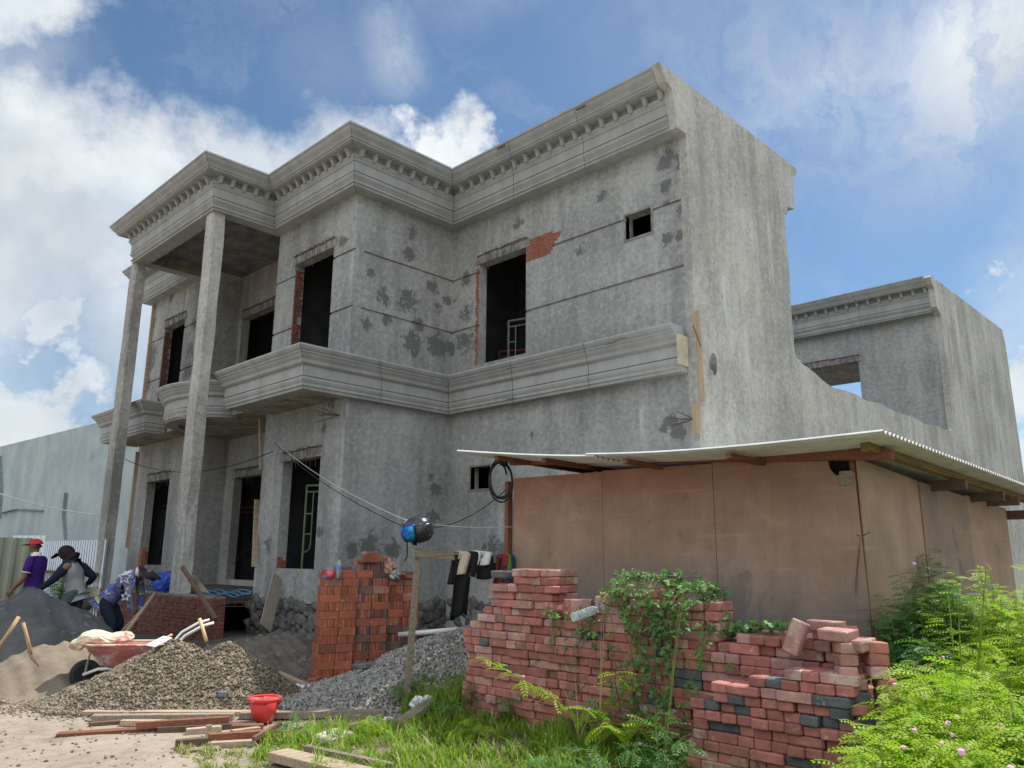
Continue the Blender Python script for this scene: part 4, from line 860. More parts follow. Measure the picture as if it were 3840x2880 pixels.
def clay(p, yaw, mi, label, tilt=(0, 0), grp='bricks of the tall clay stack'):
    global nclay
    o = bpy.data.objects.new('clay_brick', CB[mi]); link(o); o.location = p; o.rotation_euler = (tilt[0], tilt[1], yaw); nclay += 1
    return tag(o, label, 'brick', grp)
cols = [((0, 1), 0., 12, 0), ((2, 3), .06, 14, 1), ((4, 5), .10, 12, 0)]
CNM = ('left', 'middle', 'right')
for ci, (cells_, back, nc, par) in enumerate(cols):
    for k in range(nc):
        z = SB.z+CH*(k+.5)+(.0); lean = GV*(.0055*k)+EV*(.0052*k if ci == 0 else .003*k); jit = EV*random.uniform(-.008, .008)+GV*random.uniform(-.01, .006)
        along = (nc-1-k+par) % 2 == 0; pos = 0
        for c in cells_:
            for dcell in ((0, 1) if c == 0 else (0,)):
                base = SB+EV*(CW*c)+GV*(CW*dcell+back)+lean+jit; base.z = 0
                pal = (0, 0, 0, 1) if ci == 0 else (1, 1, 2, 0, 3) if ci == 1 else ((0, 0, 1, 3) if k > 5 else (1, 2, 2, 0))
                topc = k == nc-1
                if along:
                    for q in range(5 if (c == 0 or topc) else 1):
                        mi = random.choice(pal) if not (topc and q == 0) else random.choice((3, 0, 3)); pos += 1
                        p = base+EV*(CW/2+random.uniform(-.004, .004))+GV*(.02+.0395*q); p.z = z
                        w = 'face on' if q == 0 and dcell == 0 else 'inside'
                        clay(p, yawE+random.uniform(-.012, .012), mi, f'{CN[mi]} brick {w}, {ORD[pos]} in course {k+1} up, {CNM[ci]} column of clay stack')
                else:
                    if dcell == 1 and c == 0: rng_ = (0,)
                    else: rng_ = range(5)
                    for q in rng_:
                        mi = random.choice(pal); pos += 1
                        p = base+EV*(.02+.0395*q+random.uniform(-.002, .002))+GV*(CW/2+random.uniform(-.006, .006)); p.z = z
                        clay(p, yawE+PI/2+random.uniform(-.03, .03), mi, f'{CN[mi]} brick end on, {ORD[pos]} in course {k+1} up, {CNM[ci]} column of clay stack')
def sp(c, g, zc): p = SB+EV*(CW*c)+GV*g; p.z = SB.z+zc; return p
TOPL = CH*12
for q in range(5):
    clay(sp(1.5, .10+.04*q, TOPL+CH*.5), yawE+.03, 0, f'orange brick standing face on, {ORD[q+1]} of the bundle on top of the left column')
clay(sp(.6, .33, TOPL+CH*.5), yawE+.1, 1, 'dull red brick standing at the back behind the pink cup')
clay(sp(1.4, .2, TOPL+CH+.025), yawE+.2, 2, 'dark burnt brick lying flat on the bundle beside the middle column', (PI/2, 0))
for q in range(4): clay(sp(3.0, .1+.04*q, CH*14+CH*.5), yawE-.02, 1 if q else 0, f'dull red brick on edge, {ORD[q+1]} of the bundle topping the middle column')
clay(sp(2.45, .15, CH*14+.02), yawE+.3, 1, 'dull red brick lying flat left of the top bundle', (PI/2, 0)); clay(sp(3.6, .2, CH*14+.02), yawE+.4, 3, 'dusty pale brick lying flat right of the top bundle', (PI/2, 0)); clay(sp(3.7, .2, CH*14+.06), yawE+.1, 3, 'dusty pale brick lying flat as the second one right of the top bundle', (PI/2, 0))
clay(sp(3.05, .2, CH*15+.02), yawE+.3, 3, 'dusty pale brick lying flat as the highest one of the clay stack', (PI/2, 0))
for q in range(2): clay(sp(5.2, .15, CH*12+.02+.04*q), yawE+.1*q, (1, 2)[q], ('dull red brick lying flat on top of the right column', 'dark burnt brick lying flat, upper one on top of the right column')[q], (PI/2, 0))
clay(sp(4.6, .1, CH*12+.04), yawE+.2, 0, 'orange brick tilted on top of the right column beside the crumpled bag', (.9, .2))
# things on the stack
def cupm():
    t = thing('plastic_cup', 'bright pink plastic cup on top of the clay brick stack', 'cup', sp(.55, .06, TOPL))
    m = MB(); b = sp(.55, .06, TOPL); m.lathe([(0, .001), (.030, .001), (.046, .088), (.043, .088), (.028, .006), (0, .006)], 18, b); m.build('body', M['pinkpl'], t, smooth=True)
    m = MB(); e = -EV; m.tube([b+e*.038+Vector((0, 0, .075)), b+e*.062+Vector((0, 0, .068)), b+e*.064+Vector((0, 0, .04)), b+e*.034+Vector((0, 0, .025))], .005, 6); m.build('handle', M['pinkpl'], t)
cupm()
def bottle(label, b, R=None, h=.24, r=.032, liquid=True):
    t = thing('plastic_bottle', label, 'bottle', b); R = R or Matrix.Identity(3); L = lambda pr, mt, nm: MB().lathe([(a*r, c*h) for a, c in pr], 16, b, R).build(nm, mt, t, smooth=True)
    m, nt, bs = newmat('clear_plastic'); bs.inputs['Base Color'].default_value = (.75, .85, .9, 1); bs.inputs['Roughness'].default_value = .12; bs.inputs['Transmission Weight'].default_value = .75; bs.inputs['IOR'].default_value = 1.2
    L([(0, 0), (.9, 0), (1, .03), (1, .3), (.94, .33), (1, .36), (1, .66), (.9, .74), (.42, .88), (.36, .92), (.36, .95)], m, 'body')
    if liquid: L([(1.02, .42), (1.02, .62)], flat('bottle_label', (.10, .25, .55), .4), 'wrapper')
    L([(0, 1.0), (.4, 1.0), (.42, .985), (.42, .925), (.38, .92)], flat('cap_blue', (.04, .12, .5), .4), 'cap')
    if liquid: L([(0, .012), (.9, .012), (.93, .04), (.93, .27), (0, .27)], flat('dark_drink', (.02, .012, .01), .2), 'drink')
bottle('small water bottle with dark drink standing on the clay brick stack', sp(1.02, .05, TOPL))
def crumple(name, mat, c, r, sq, label, cat, seed=0, sub=3, amp=.35):
    bm = bmesh.new(); bmesh.ops.create_icosphere(bm, subdivisions=sub, radius=1); rr = random.Random(seed); ph = [rr.uniform(0, 6) for _ in range(9)]
    vs = []
    for v in bm.verts:
        x, y, z = v.co; k = 1+amp*(math.sin(x*5+ph[0])*math.sin(y*4+ph[1])+.6*math.sin(z*7+ph[2]+x*6)+.4*math.sin(y*11+ph[3])*math.sin(x*9+ph[4]))+rr.uniform(-.07, .07)
        vs.append((c[0]+(x*RH[0]*sq[0]+x*0+y*FH[0]*sq[1])*r*k, c[1]+(x*RH[1]*sq[0]+y*FH[1]*sq[1])*r*k, max(c[2]+z*r*sq[2]*k, c[2]-r*sq[2]*.75)))
    fs = [tuple(q.index for q in f.verts) for f in bm.faces]; bm.free()
    m = MB(); m.add(vs, fs); return solo(m, name, mat, label, cat)
crumple('crumpled_bag', gen('brown_paper', (.40, .26, .20), (.30, .19, .15), 9, .85, .3), sp(4.15, .15, CH*14-.06), .085, (1, .8, 1.1), 'crumpled brown cement bag on the clay stack beside the top bundle', 'bag', 3)
crumple('foil_wrapper', gen('foil', (.35, .40, .38), (.08, .10, .09), 25, .35, .3, metal=.3), sp(4.35, .02, CH*12+.03), .055, (1.1, .6, 1), 'shiny grey green wrapper stuffed beside the brown bag', 'wrapper', 8)
crumple('blue_wrapper', M['bluepipe'], sp(.2, .05, TOPL+.015), .03, (1.3, .6, .5), 'small blue wrapper left of the pink cup', 'wrapper', 5, 2)
# ------------------------------------------------------------------ paver walls
PL, PWD, PH = .203, .0985, .0605
PM = []
for m_ in PV:
    row = []
    for v in range(3):
        me = proto('paver', PL, PWD, PH, .006+.002*v, m_); cz = sum(q.co.z for q in me.vertices)/len(me.vertices)
        me.transform(Matrix.Translation((0, 0, -cz)))
        for q in me.vertices: q.co += Vector((random.uniform(-.002, .002), random.uniform(-.002, .002), random.uniform(-.0015, .0015)))
        row.append(me)
    PM.append(row)
PCN = ('red', 'dark grey', 'dusty pink', 'brownish'); npav = 0
def paver(p, rot, mi, label, grp, zs=1.):
    global npav
    o = bpy.data.objects.new('paver', random.choice(PM[mi])); link(o); o.location = p; o.rotation_euler = rot; o.scale = (1, 1, zs); npav += 1
    return tag(o, label, 'paver', grp)
def prof_of(cols_, X):
    out = []
    for a, b, y in cols_:
        ya, yb = OX(a, 1300, X).y, OX(b, 1300, X).y; out.append((yb, ya, OX((a+b)/2, y, X).z))
    return out
MAINP = prof_of([(1003, 1038, 1342), (1038, 1046, 1318), (1046, 1054, 1300), (1054, 1060, 1268), (1060, 1108, 1252), (1108, 1186, 1221), (1186, 1223, 1340), (1223, 1286, 1340), (1286, 1325, 1291), (1325, 1437, 1258), (1437, 1533, 1282), (1533, 1588, 1378), (1588, 1700, 1361), (1700, 1752, 1379), (1752, 1819, 1361), (1819, 1852, 1379)], 4.7)
NEARP = prof_of([(1470, 1538, 1499), (1538, 1577, 1464), (1577, 1615, 1472), (1615, 1652, 1446), (1652, 1690, 1449), (1690, 1752, 1432), (1752, 1792, 1442), (1792, 1832, 1461)], 4.45)
CHP = .0625
fill = []; front = []
def lay(prof, X, z0, grp, pst, wallname, hid=None, CHP=.0625, PH=PH, zs=1.):
    ymin, ymax = min(p[0] for p in prof), max(p[1] for p in prof)
    def top(y):
        for a, b, z in prof:
            if a <= y < b: return z
        return 0
    k = 0
    while z0+CHP*(k+.7) < max(p[2] for p in prof):
        zt = z0+CHP*k+PH*.8; y = ymax-random.uniform(0, .05)*(k > 3); n = 0; off = random.uniform(-.022, .022)
        while y > ymin+.06:
            if top(y-.03) < zt:
                y -= .02; continue
            st = random.random() < pst; w = PL if st else PWD
            if st and top(y-PL+.02) < zt: st, w = False, PWD
            if top(y-w+.02) < zt and top(y-.03) >= zt and not st: pass
            n += 1; yc = y-w/2; x = X+(PWD/2 if st else PL/2)+off+random.gauss(0, .011)
            r = random.random(); mi = 1 if r < .045 else 2 if r < (.42 if zt > .75 else .16) else 3 if r < (.50 if zt > .75 else .21) else 0
            e = (Vector((x, yc, z0+CHP*k+PH/2+random.uniform(-.001, .001))), (random.uniform(-.012, .012), random.uniform(-.012, .012), (PI/2 if st else 0)+random.gauss(0, .035)), mi, f'{PCN[mi]} paver {"laid lengthwise" if st else "end on"}, {ORD[n]} from left in course {k+1} up, {wallname}', grp, zs)
            hidden = hid and hid(yc, zt)
            score = zt-(.6 if hidden else 0)-(.35 if (2.9 < yc < 3.5 and X > 4.5 and zt < .9) else 0)
            if X < 4.6: score += .25
            front.append((score, e))
            if st: fill.append((Vector((x+PWD+.003, yc, e[0].z)), e[1], mi, zs))
            elif False: pass
            y -= w+random.uniform(.001, .006)
        yy = ymax                                        # the wythe behind
        while yy > ymin+.1:
            if min(top(yy-.03), top(yy-.15)) >= zt: fill.append((Vector((X+PL+.02+PL/2, yy-PWD/2, z0+CHP*k+PH/2)), (0, 0, random.uniform(-.04, .04)), random.choice((0, 0, 2, 3)), zs))
            yy -= PWD+.004
        k += 1
nearTop = lambda y: max([z for a, b, z in NEARP if a-.25 <= y < b+.35] or [0])
lay(MAINP, 4.7, .135, 'pavers of the long stacked wall', .36, 'long paver wall', lambda y, z: z < nearTop(y)-.12)
lay(NEARP, 4.45, .05, 'pavers of the nearest stack', .15, 'nearest paver stack', lambda y, z: z < .30, .0575, .0555, .92)
# collapsing right end: pavers turned towards the bush
for k in range(11):
    z = .30+CHP*k
    for j in range(2):
        p = Vector((4.60+.015*math.sin(k*2.1)+.06*j, 1.735+.012*k-.06*j+.012*math.sin(k*1.7), z+.01*j)); mi = 1 if (k, j) in ((4, 0), (6, 0)) else random.choice((0, 2, 2, 3))
        front.append((1.2, (p+Vector((0, .04-.08*j, 0)), (random.uniform(-.05, .05), .06, rad(32)+random.uniform(-.05, .05)), mi, f'{PCN[mi]} paver turned askew, {"front" if j == 0 else "back"} one in course {k+1} of the collapsing right end', 'pavers of the collapsing end')))
front.sort(key=lambda t: -t[0]); NIND = 284
for sc_k, e in front[:NIND]: paver(*e)
for sc_k, e in front[NIND:]: fill.append((e[0], e[1], e[2], e[5] if len(e) > 5 else 1.))
V = []; Fq = []; MI = []; o_ = 0
tmp = PM[0][0]; bv = np.array([v.co[:] for v in tmp.vertices]); pf = [list(p.vertices) for p in tmp.polygons]
mfill = MB()
for p, r, mi, zs in fill:
    R = Euler(r).to_matrix() @ Matrix.Diagonal((1, 1, zs)); mfill.add([R @ Vector(v)+p for v in bv], pf, mi)
fo = mfill.build('paver_rest', PV, None, recalc=False); tag(fo, kind='stuff')
sp_ = lambda p, rot, mi, lab: paver(p, rot, mi, lab, 'loose pavers on top of the stacks')
q = OX(1719, 1377, 4.60); RL = Vector((.22, -.30, .90)).normalized(); RN = Vector((-.80, -.25, .45)); RN = (RN-RL*RN.dot(RL)).normalized(); RM = Matrix((RL, RN.cross(RL), RN)).transposed(); sp_(q, tuple(RM.to_euler()), 2, 'dusty pink paver standing tilted on end on top of the right half of the wall')
q = OX(1205, 1321, 4.75); sp_(q, (rad(35), rad(8), rad(80)), 0, 'red paver tipped on its edge just right of the tall tower')
for i, px in enumerate((1233, 1248, 1268)): q = OX(px, 1324, 4.76); sp_(q, (0, rad(90), rad(4*i)), 2 if i else 0, ('red', 'dusty pink', 'dusty pink')[i]+' paver standing upright, '+('left', 'middle', 'right')[i]+' of the three beside the plastic bottle')
q = OX(1085, 1244, 4.75); sp_(q+Vector((0, 0, .012)), (0, 0, rad(85)), 1, 'dark grey paver alone on top of the step left of the tower')
q = OX(1152, 1500, 4.45); sp_(Vector((q.x, q.y, q.z)), (rad(22), 0, rad(75)), 0, 'red paver leaning on the foot of the wall behind the flowering stem')
q = OX(1034, 1332, 4.9); sp_(q, (rad(90), 0, rad(70)), 1, 'pale grey paver on edge at the left shoulder of the wall')
q = OX(1785, 1352, 4.72); sp_(q, (0, 0, rad(80)), 2, 'dusty pink paver lying as the highest one of the right end'); q = OX(1808, 1371, 4.6); sp_(q, (rad(-7), 0, rad(72)), 2, 'dusty pink paver slanting just below the highest one of the right end')
q = OX(1845, 1392, 4.6); sp_(q, (rad(-9), 0, rad(66)), 2, 'dusty pink paver slanting down at the right shoulder of the wall')
q = OX(1600, 1592, 4.0)
p = OX(1270, 1322, 4.62); ax = Vector((.35, -.9, .35)).normalized(); R = ax.to_track_quat('Z', 'Y').to_matrix()
bottle('empty clear plastic bottle lying on the pavers against upright ones', p-ax*.13, R, .24, .032, False)
m = MB(); q = OX(1108, 1510, 4.35)
# ------------------------------------------------------------------ wheelbarrow
bc = AT(276, 1380, 9.75); bz = hz(272, 9.75)+.05
fd = Vector((-RH[0]*.90-FH[0]*.44, -RH[1]*.90-FH[1]*.44, 0)).normalized(); ld = Vector((-fd.y, fd.x, 0))
bw = thing('wheelbarrow', 'worn pink red wheelbarrow parked between the sand and the gravel heap', 'wheelbarrow', (bc.x, bc.y, bz))
BK = .84; B = lambda f, l, z: Vector((bc.x, bc.y, bz))+fd*(f*BK)+ld*(l*BK)+Vector((0, 0, z*.92))
m = MB(); rim = [(.50, .20), (.50, -.20), (.40, -.31), (-.40, -.31), (-.46, -.26), (-.46, .26), (-.40, .31), (.40, .31)]; bot = [(.22, .12), (.22, -.12), (.16, -.17), (-.18, -.17), (-.22, -.14), (-.22, .14), (-.18, .17), (.16, .17)]
n = 8; zr = lambda f: .47+.03*f
vs = [B(f, l, zr(f)) for f, l in rim]+[B(f, l, .22) for f, l in bot]+[B(f*.97, l*.97, zr(f)) for f, l in rim]+[B(f*.95, l*.95, .235) for f, l in bot]
fs = [(i, (i+1) % n, (i+1) % n+n, i+n) for i in range(n)]+[tuple(range(n, 2*n))]+[(i+2*n, i+3*n, (i+1) % n+3*n, (i+1) % n+2*n) for i in range(n)]+[tuple(range(3*n, 4*n))[::-1]]+[(i, i+2*n, (i+1) % n+2*n, (i+1) % n) for i in range(n)]
m.add(vs, fs); m.build('tray', M['barrow'], bw, recalc=False)
m = MB(); m.tube([B(f, l, zr(f)) for f, l in rim+rim[:1]], .012, 6); m.build('tray_rim', M['sack'], bw, smooth=True)
m = MB(); m.add([B(f, l, .40+.03*math.sin(f*9)*math.cos(l*11)) for f, l in [(a*.88, b*.88) for a, b in rim]]+[B(-.1, 0, .46)], [(i, (i+1) % 8, 8) for i in range(8)]); m.build('mortar_load', M['mortar'], bw)
for s in (-1, 1):
    m = MB(); m.tube([B(.46, .05*s, .145), B(.30, .11*s, .205), B(-.2, .20*s, .215), B(-.48, .25*s, .34), B(-.66, .27*s, .55), B(-.86, .28*s, .655), B(-1.0, .28*s, .69)], .017, 8); m.build('handle', M['pvc'], bw, smooth=True)
    m = MB(); m.tube([B(-.10, .19*s, .21), B(-.16, .20*s, 0.0), B(.02, .19*s, .0), B(.12, .14*s, .21)], .013, 6); m.build('leg', M['steel'], bw)
    m = MB(); m.tube([B(.44, .05*s, .175), B(.40, .13*s, .44)], .012, 6); m.build('strut', M['steel'], bw)
wr = Matrix((fd, Vector((0, 0, 1)), ld)).transposed()
whl = MB().lathe([(.10, -.03), (.13, -.035), (.145, -.03), (.15, 0), (.145, .03), (.13, .035), (.10, .03)], 24, B(.44, 0, .145), wr).build('wheel', M['rubber'], bw, smooth=True)
MB().lathe([(0, -.02), (.09, -.025), (.105, -.03), (.105, .03), (.09, .025), (0, .02)], 20, B(.44, 0, .145), wr).build('rim', M['hat'], whl, smooth=True)
def sackm():
    c = B(.30, -.02, .52); nu, nv = 26, 14; vs = []
    for j in range(nv+1):
        for i in range(nu):
            a = 2*PI*i/nu; t = j/nv*2-1; w = math.sqrt(max(0, 1-abs(t)**3.2)); pinch = 1-.35*max(0, t-.55)
            r1 = .18*w*pinch+.012; r2 = .075*w+.012
            k = 1+.13*abs(math.sin(2.5*a+t*5))+.10*abs(math.sin(4.5*a-t*8))-.1+random.uniform(-.05, .05)
            vs.append(c+fd*(t*.29+.03*math.sin(a*2))+ld*(r1*.8*k*math.cos(a))+Vector((0, 0, r2*.9*k*math.sin(a)+.02*math.sin(t*5)-.03*(t > .6))))
    fs = [(j*nu+i, j*nu+(i+1) % nu, (j+1)*nu+(i+1) % nu, (j+1)*nu+i) for j in range(nv) for i in range(nu)]+[tuple(range(nu))[::-1], tuple(nv*nu+i for i in range(nu))]
    m = MB(); m.add(vs, fs); return solo(m, 'cement_sack', M['sack'], 'crumpled cream and red cement sack lying on the wheelbarrow', 'sack')
sackm()
# ------------------------------------------------------------------ tools
def stick(name, a, b, r, mat, label, cat, tip=None):
    t = thing(name, label, cat, min(a, b, key=lambda v: v.z)); MB().tube([a, a.lerp(b, .5)+Vector((.004, .003, 0)), b], [r*1.05, r, r*1.1], 8).build('handle', mat, t, smooth=True); return t
t = stick('spade', AT(50, 1345, 9.6), AT(67, 1415, 9.55), .017, M['handle'], 'spade stuck in the sand heap with its T end leaning left', 'spade')
m = MB(); a = AT(67, 1415, 9.55); m.bar(a-Vector((0, 0, .0)), AT(76, 1432, 9.4), .13, .006, (RH[0]*.9, RH[1]*.9, .4)); m.build('blade', M['rust'], t)
stick('tool_handle', AT(-8, 1405, 9.9), AT(41, 1332, 9.9), .018, M['handle'], 'bare wooden tool handle leaning up from the left edge of the sand', 'tool')
t = stick('hoe', AT(446, 1386, 9.15), AT(431, 1337, 9.3), .018, M['handle'], 'wooden handle of a hoe standing upright in the gravel heap', 'hoe')
m = MB(); m.bar(AT(444, 1388, 9.2), AT(449, 1398, 9.2), .10, .008); m.build('blade', M['rust'], t)
t = stick('hand_shovel', AT(352, 1381, 9.2), AT(371, 1371, 9.3), .013, M['handle'], 'short shovel with white dusty blade lying on the gravel beside the barrow', 'shovel')
m = MB(); m.bar(AT(363, 1376, 9.18), AT(324, 1396, 9.05), .13, .012, (RH[0]*.1, RH[1]*.1, 1)); m.build('blade', M['bagw'], t, bevel=.004)
stick('timber_pole', AT(262, 1366, 12.8), AT(319, 1304, 13.3), .022, M['wood_grey'], 'dark round pole leaning right beside the bending man', 'pole'); stick('timber_pole', AT(272, 1366, 12.4), AT(334, 1283, 13.4), .026, M['wood_pale'], 'paler round pole leaning against the brick plinth', 'pole')
def stand(name, a, b, w, h, mat, label, cat='plank', up=(0, 0, 1)): m = MB(); m.bar(a, b, w, h, up); return solo(m, name, mat, label, cat, bevel=.003)
stand('timber_post', AT(290, 1352, 14.7), AT(309, 1183, 14.8), .075, .075, M['wood_red'], 'reddish square post standing upright behind the bending man', 'post', (1, .3, 0))
stand('timber_prop', OX(394, 1225, 5.55), OX(466, 1337, 5.60), .05, .06, M['wood_dark'], 'dark timber leaning down from the near column to the ground', up=(1, 0, 0))
stand('timber_prop', OX(416, 1243, 6.5), OX(447, 1284, 6.3), .04, .09, M['wood_grey'], 'short grey board leaning on the porch behind the dark timber', up=(1, 0, 0))
stand('leaning_board', OX(573, 1360, 7.0)+Vector((0, 0, .02)), OX(601, 1246, 7.43), .018, .30, gen('cement_board', (.36, .32, .26), (.24, .22, .18), 3, .9, .3, 20, c3=(.42, .40, .36), sc3=4), 'cement stained wide board leaning on the wing wall under the window', 'board', (0, .3, 1))
stand('door_batten', OX(549, 1225, 7.3), OX(555, 1080, 7.6), .03, .10, M['wood_pale'], 'pale upright batten leaning at the right side of the doorway', 'batten', (1, 0, 0))
stand('short_batten', OX(306, 1276, 6.2), OX(335, 1287, 6.1), .03, .05, M['pvc'], 'short whitish batten lying across the plinth beside the blue bag', 'batten')
b = OX(360, 1279, 6.10)
crumple('blue_bag', M['bagblue'], Vector((6.02, b.y, .93)), .20, (1.0, .5, 1.0), 'bright blue plastic bag sitting on the plinth beside the column', 'bag', 11, 3, .16)
hs = thing('blue_hose', 'tangled light blue hose lying in the dark porch entrance', 'hose', (6.6, 13.6, .78))
for k in range(4):
    pts = [OX(430+i*11+random.uniform(-4, 4), 1277+4*math.sin(i*1.3+k*1.7)+k*3, 6.5-.12*k) for i in range(11)]
    MB().tube(pts, .011, 6).build('loop', M['bluepipe'], hs, smooth=True)
rb_ = thing('rebar_cage', 'rusty reinforcement bars lying across the porch entrance', 'rebar', (6.5, 13.4, .5))
for k in range(4):
    a, b = OX(452, 1283+k*9, 6.35), OX(548, 1280+k*10, 6.9); MB().tube([a, b], .008, 6).build('bar', M['rust'], rb_)
for k in range(6):
    a = OX(462+k*16, 1281, 6.4+.09*k); MB().tube([a, a-Vector((0, 0, .22))], .006, 6).build('stirrup', M['rust'], rb_)
# ------------------------------------------------------------------ timber on the ground
def plank(a, b, w, h, mat, label, za=.0, zb=None, deep=0):
    zb = za if zb is None else zb; A, B_ = G(*a, za+h/2), G(*b, zb+h/2); A.z += gz(A.x, A.y); B_.z += gz(B_.x, B_.y)
    m = MB(); m.bar(A, B_, w, h); o = m.build('timber', mat, None, bevel=.0025)
    return tag(o, label, 'plank', 'timber scattered in front of the heaps')
P_ = [((181, 1541), (600, 1541), .09, .045, 'wood_pale', 'long pale beam nearest the gravel heap, left piece'), ((520, 1546), (832, 1549), .09, .055, 'wood_grey', 'long grey beam running behind the red bucket to the post'),
 ((200, 1552), (505, 1548), .08, .06, 'wood_grey', 'grey beam lying parallel just below the longest pale one'), ((194, 1563), (262, 1561), .06, .03, 'wood_dark', 'short dark lath at the left end of the beams'), ((262, 1562), (457, 1562), .06, .045, 'wood_pale', 'pale lath between the grey beam and red board', .0), ((294, 1566), (495, 1554), .05, .05, 'wood_red', 'red brown lath crossing over the pale lath', .04),
 ((124, 1584), (350, 1573), .10, .028, 'wood_red', 'long reddish board sticking out farthest to the left'), ((340, 1576), (553, 1563), .09, .045, 'wood_dark', 'dark board continuing the reddish board to the right', .0), ((402, 1579), (478, 1572), .06, .045, 'wood_pale', 'short thick pale block beside the dark board'),
 ((379, 1610), (448, 1603), .06, .06, 'wood_dark', 'short dark beam end pointing left in the middle pile'), ((450, 1595), (604, 1582), .06, .055, 'wood_red', 'reddish beam in the middle pile with the rusty stick on it', .02), ((455, 1611), (552, 1603), .06, .04, 'wood_pale', 'pale offcut under the reddish beam'), ((394, 1626), (476, 1618), .10, .02, 'wood_grey', 'thin grey slat lying lowest in the middle pile'),
 ((500, 1570), (569, 1567), .09, .05, 'wood_red', 'red board just left of the red bucket', .03), ((540, 1592), (655, 1586), .07, .055, 'wood_red', 'dark red offcut right of the middle pile'), ((500, 1583), (560, 1572), .05, .04, 'wood_pale', 'thin pale lath under the red bucket', .05), ((518, 1603), (600, 1598), .06, .03, 'wood_red', 'thin red lath half hidden in the grass edge'),
 ((665, 1584), (725, 1590), .08, .07, 'wood_dark', 'dark thick offcut in the grass right of the bucket'), ((756, 1578), (820, 1574), .09, .08, 'wood_grey', 'grey offcut with a broken end below the post'), ((743, 1556), (781, 1556), .07, .07, 'wood_grey', 'small grey block behind the broken offcut'), ((818, 1578), (922, 1590), .10, .025, 'wood_grey', 'thin grey board lying in the grass'), ((860, 1575), (930, 1536), .12, .04, 'wood_grey', 'grey plank slanting away beside the post', .02, .10)]
for q in P_: plank(q[0], q[1], q[2], q[3], M[q[4]], q[5], *(q[6:]))
m = MB(); a, b = G(600, 1630, .05), G(825, 1684, .05); m.bar(a, b, .17, .06); tag(m.build('timber', M['wood_pale'], None, bevel=.004), 'thick weathered pale plank nearest the camera in the grass', 'plank', 'timber scattered in front of the heaps')
m = MB(); a, b = G(662, 1622, .04), G(850, 1663, .04); m.bar(a, b, .05, .08); tag(m.build('timber', M['wood_grey'], None, bevel=.004), 'thinner grey beam lying just behind the thick pale plank', 'plank', 'timber scattered in front of the heaps')
m = MB(); a, b = G(548, 1596, .06), G(606, 1563, .10); m.bar(a, b, .03, .03); tag(m.build('timber', M['wood_dark'], None), 'dark crooked stick resting on the middle pile', 'stick', 'timber scattered in front of the heaps')
m = MB(); a = G(449, 1596, .02); m.bar(a, a+Vector((0, 0, .10)), .02, .04, (1, 0, 0)); tag(m.build('timber', M['wood_pale'], None), 'short upright peg standing in the middle pile', 'peg', 'timber scattered in front of the heaps')
# ------------------------------------------------------------------ buckets and litter
def pail(name, b, r0, r1, h, mat, rimmat, label, R=None):
    t = thing(name, label, 'bucket', b); R = R or Matrix.Identity(3)
    MB().lathe([(0, 0), (r0, 0), (r1, h), (r1-.008, h), (r0-.008, .012), (0, .012)], 28, b, R).build('body', mat, t, smooth=True)
    MB().lathe([(r1-.006, h-.03), (r1+.008, h-.028), (r1+.012, h), (r1+.002, h+.006), (r1-.012, h)], 28, b, R).build('rim', rimmat, t, smooth=True); return t
bb_ = G(568, 1561); bk = pail('red_bucket', Vector((bb_.x, bb_.y, .01)), .085, .135, .195, M['redpl'], M['redpl'], 'cement smeared red bucket standing among the planks')
m = MB(); c = Vector((bb_.x, bb_.y, .205)); m.tube([c+Vector((RH[0], RH[1], 0))*(.145*math.cos(a))-Vector((FH[0], FH[1], 0))*(.1*math.sin(a))+Vector((0, 0, .01)) for a in [PI*i/12 for i in range(13)]], .004, 6); m.build('bail', M['steel'], bk)
def litter(name, px, py, r, sq, mat, label, cat, seed, z=0, amp=.35): 
    p = G(px, py, z); p.z = z+gz(p.x, p.y)+r*sq[2]*.6; return crumple(name, mat, p, r, sq, label, cat, seed, 3, amp)
def heapz(hp_, px, py, dz=.0):
    best = None
    for k in range(140):
        d = 7.5+k*.03; p = AT(px, py, d); u = (p.x-hp_.c[0])*RH[0]+(p.y-hp_.c[1])*RH[1]; v = (p.x-hp_.c[0])*FH[0]+(p.y-hp_.c[1])*FH[1]
        if p.z <= hp_.z(u, v)+gz(p.x, p.y): return p+Vector((0, 0, dz))
    return AT(px, py, 8.5)
litter('plastic_bag', 652, 1497, .085, (1.2, .7, .55), M['bagw'], 'crumpled white plastic bag on the shaded gravel', 'bag', 21); litter('plastic_bag', 668, 1523, .075, (1.4, .7, .45), M['bagw'], 'flat clear plastic bag lying nearest the long beams', 'bag', 22)
litter('drink_wrapper', 712, 1505, .06, (1.5, .7, .35), gen('light_blue_film', (.25, .55, .65), (.65, .7, .7), 12, .4, .2), 'light blue wrapper on the grey gravel foot', 'wrapper', 23); litter('blue_rag', 637, 1581, .05, (1.2, .8, .5), gen('pale_blue_film', (.35, .5, .75), (.6, .68, .75), 14, .5, .2), 'small pale blue scrap among the planks', 'scrap', 24)
litter('clear_bag', 910, 1560, .10, (.9, .6, .9), M['bagw'], 'torn clear plastic bag caught by the slanting plank', 'bag', 25); litter('white_scrap', 838, 1563, .04, (1, .7, .4), M['bagw'], 'tiny white paper scrap beside the post foot', 'scrap', 26)
litter('white_scrap', 620, 1472, .04, (1.8, .7, .4), M['bagw'], 'white scrap on the soil left of the clay stack', 'scrap', 27); litter('white_scrap', 590, 1390, .06, (2.2, .8, .3), M['bagw'], 'white paper scrap lying on the dark soil heap', 'scrap', 28, .25)
p = heapz(H4, 745, 1447); crumple('torn_sack', gen('torn_paper', (.55, .50, .44), (.36, .32, .28), 9, .85, .3), p, .16, (2.0, .6, .35), 'torn cement sack draped on the grey gravel by the bricks', 'sack', 31, 4, .4)
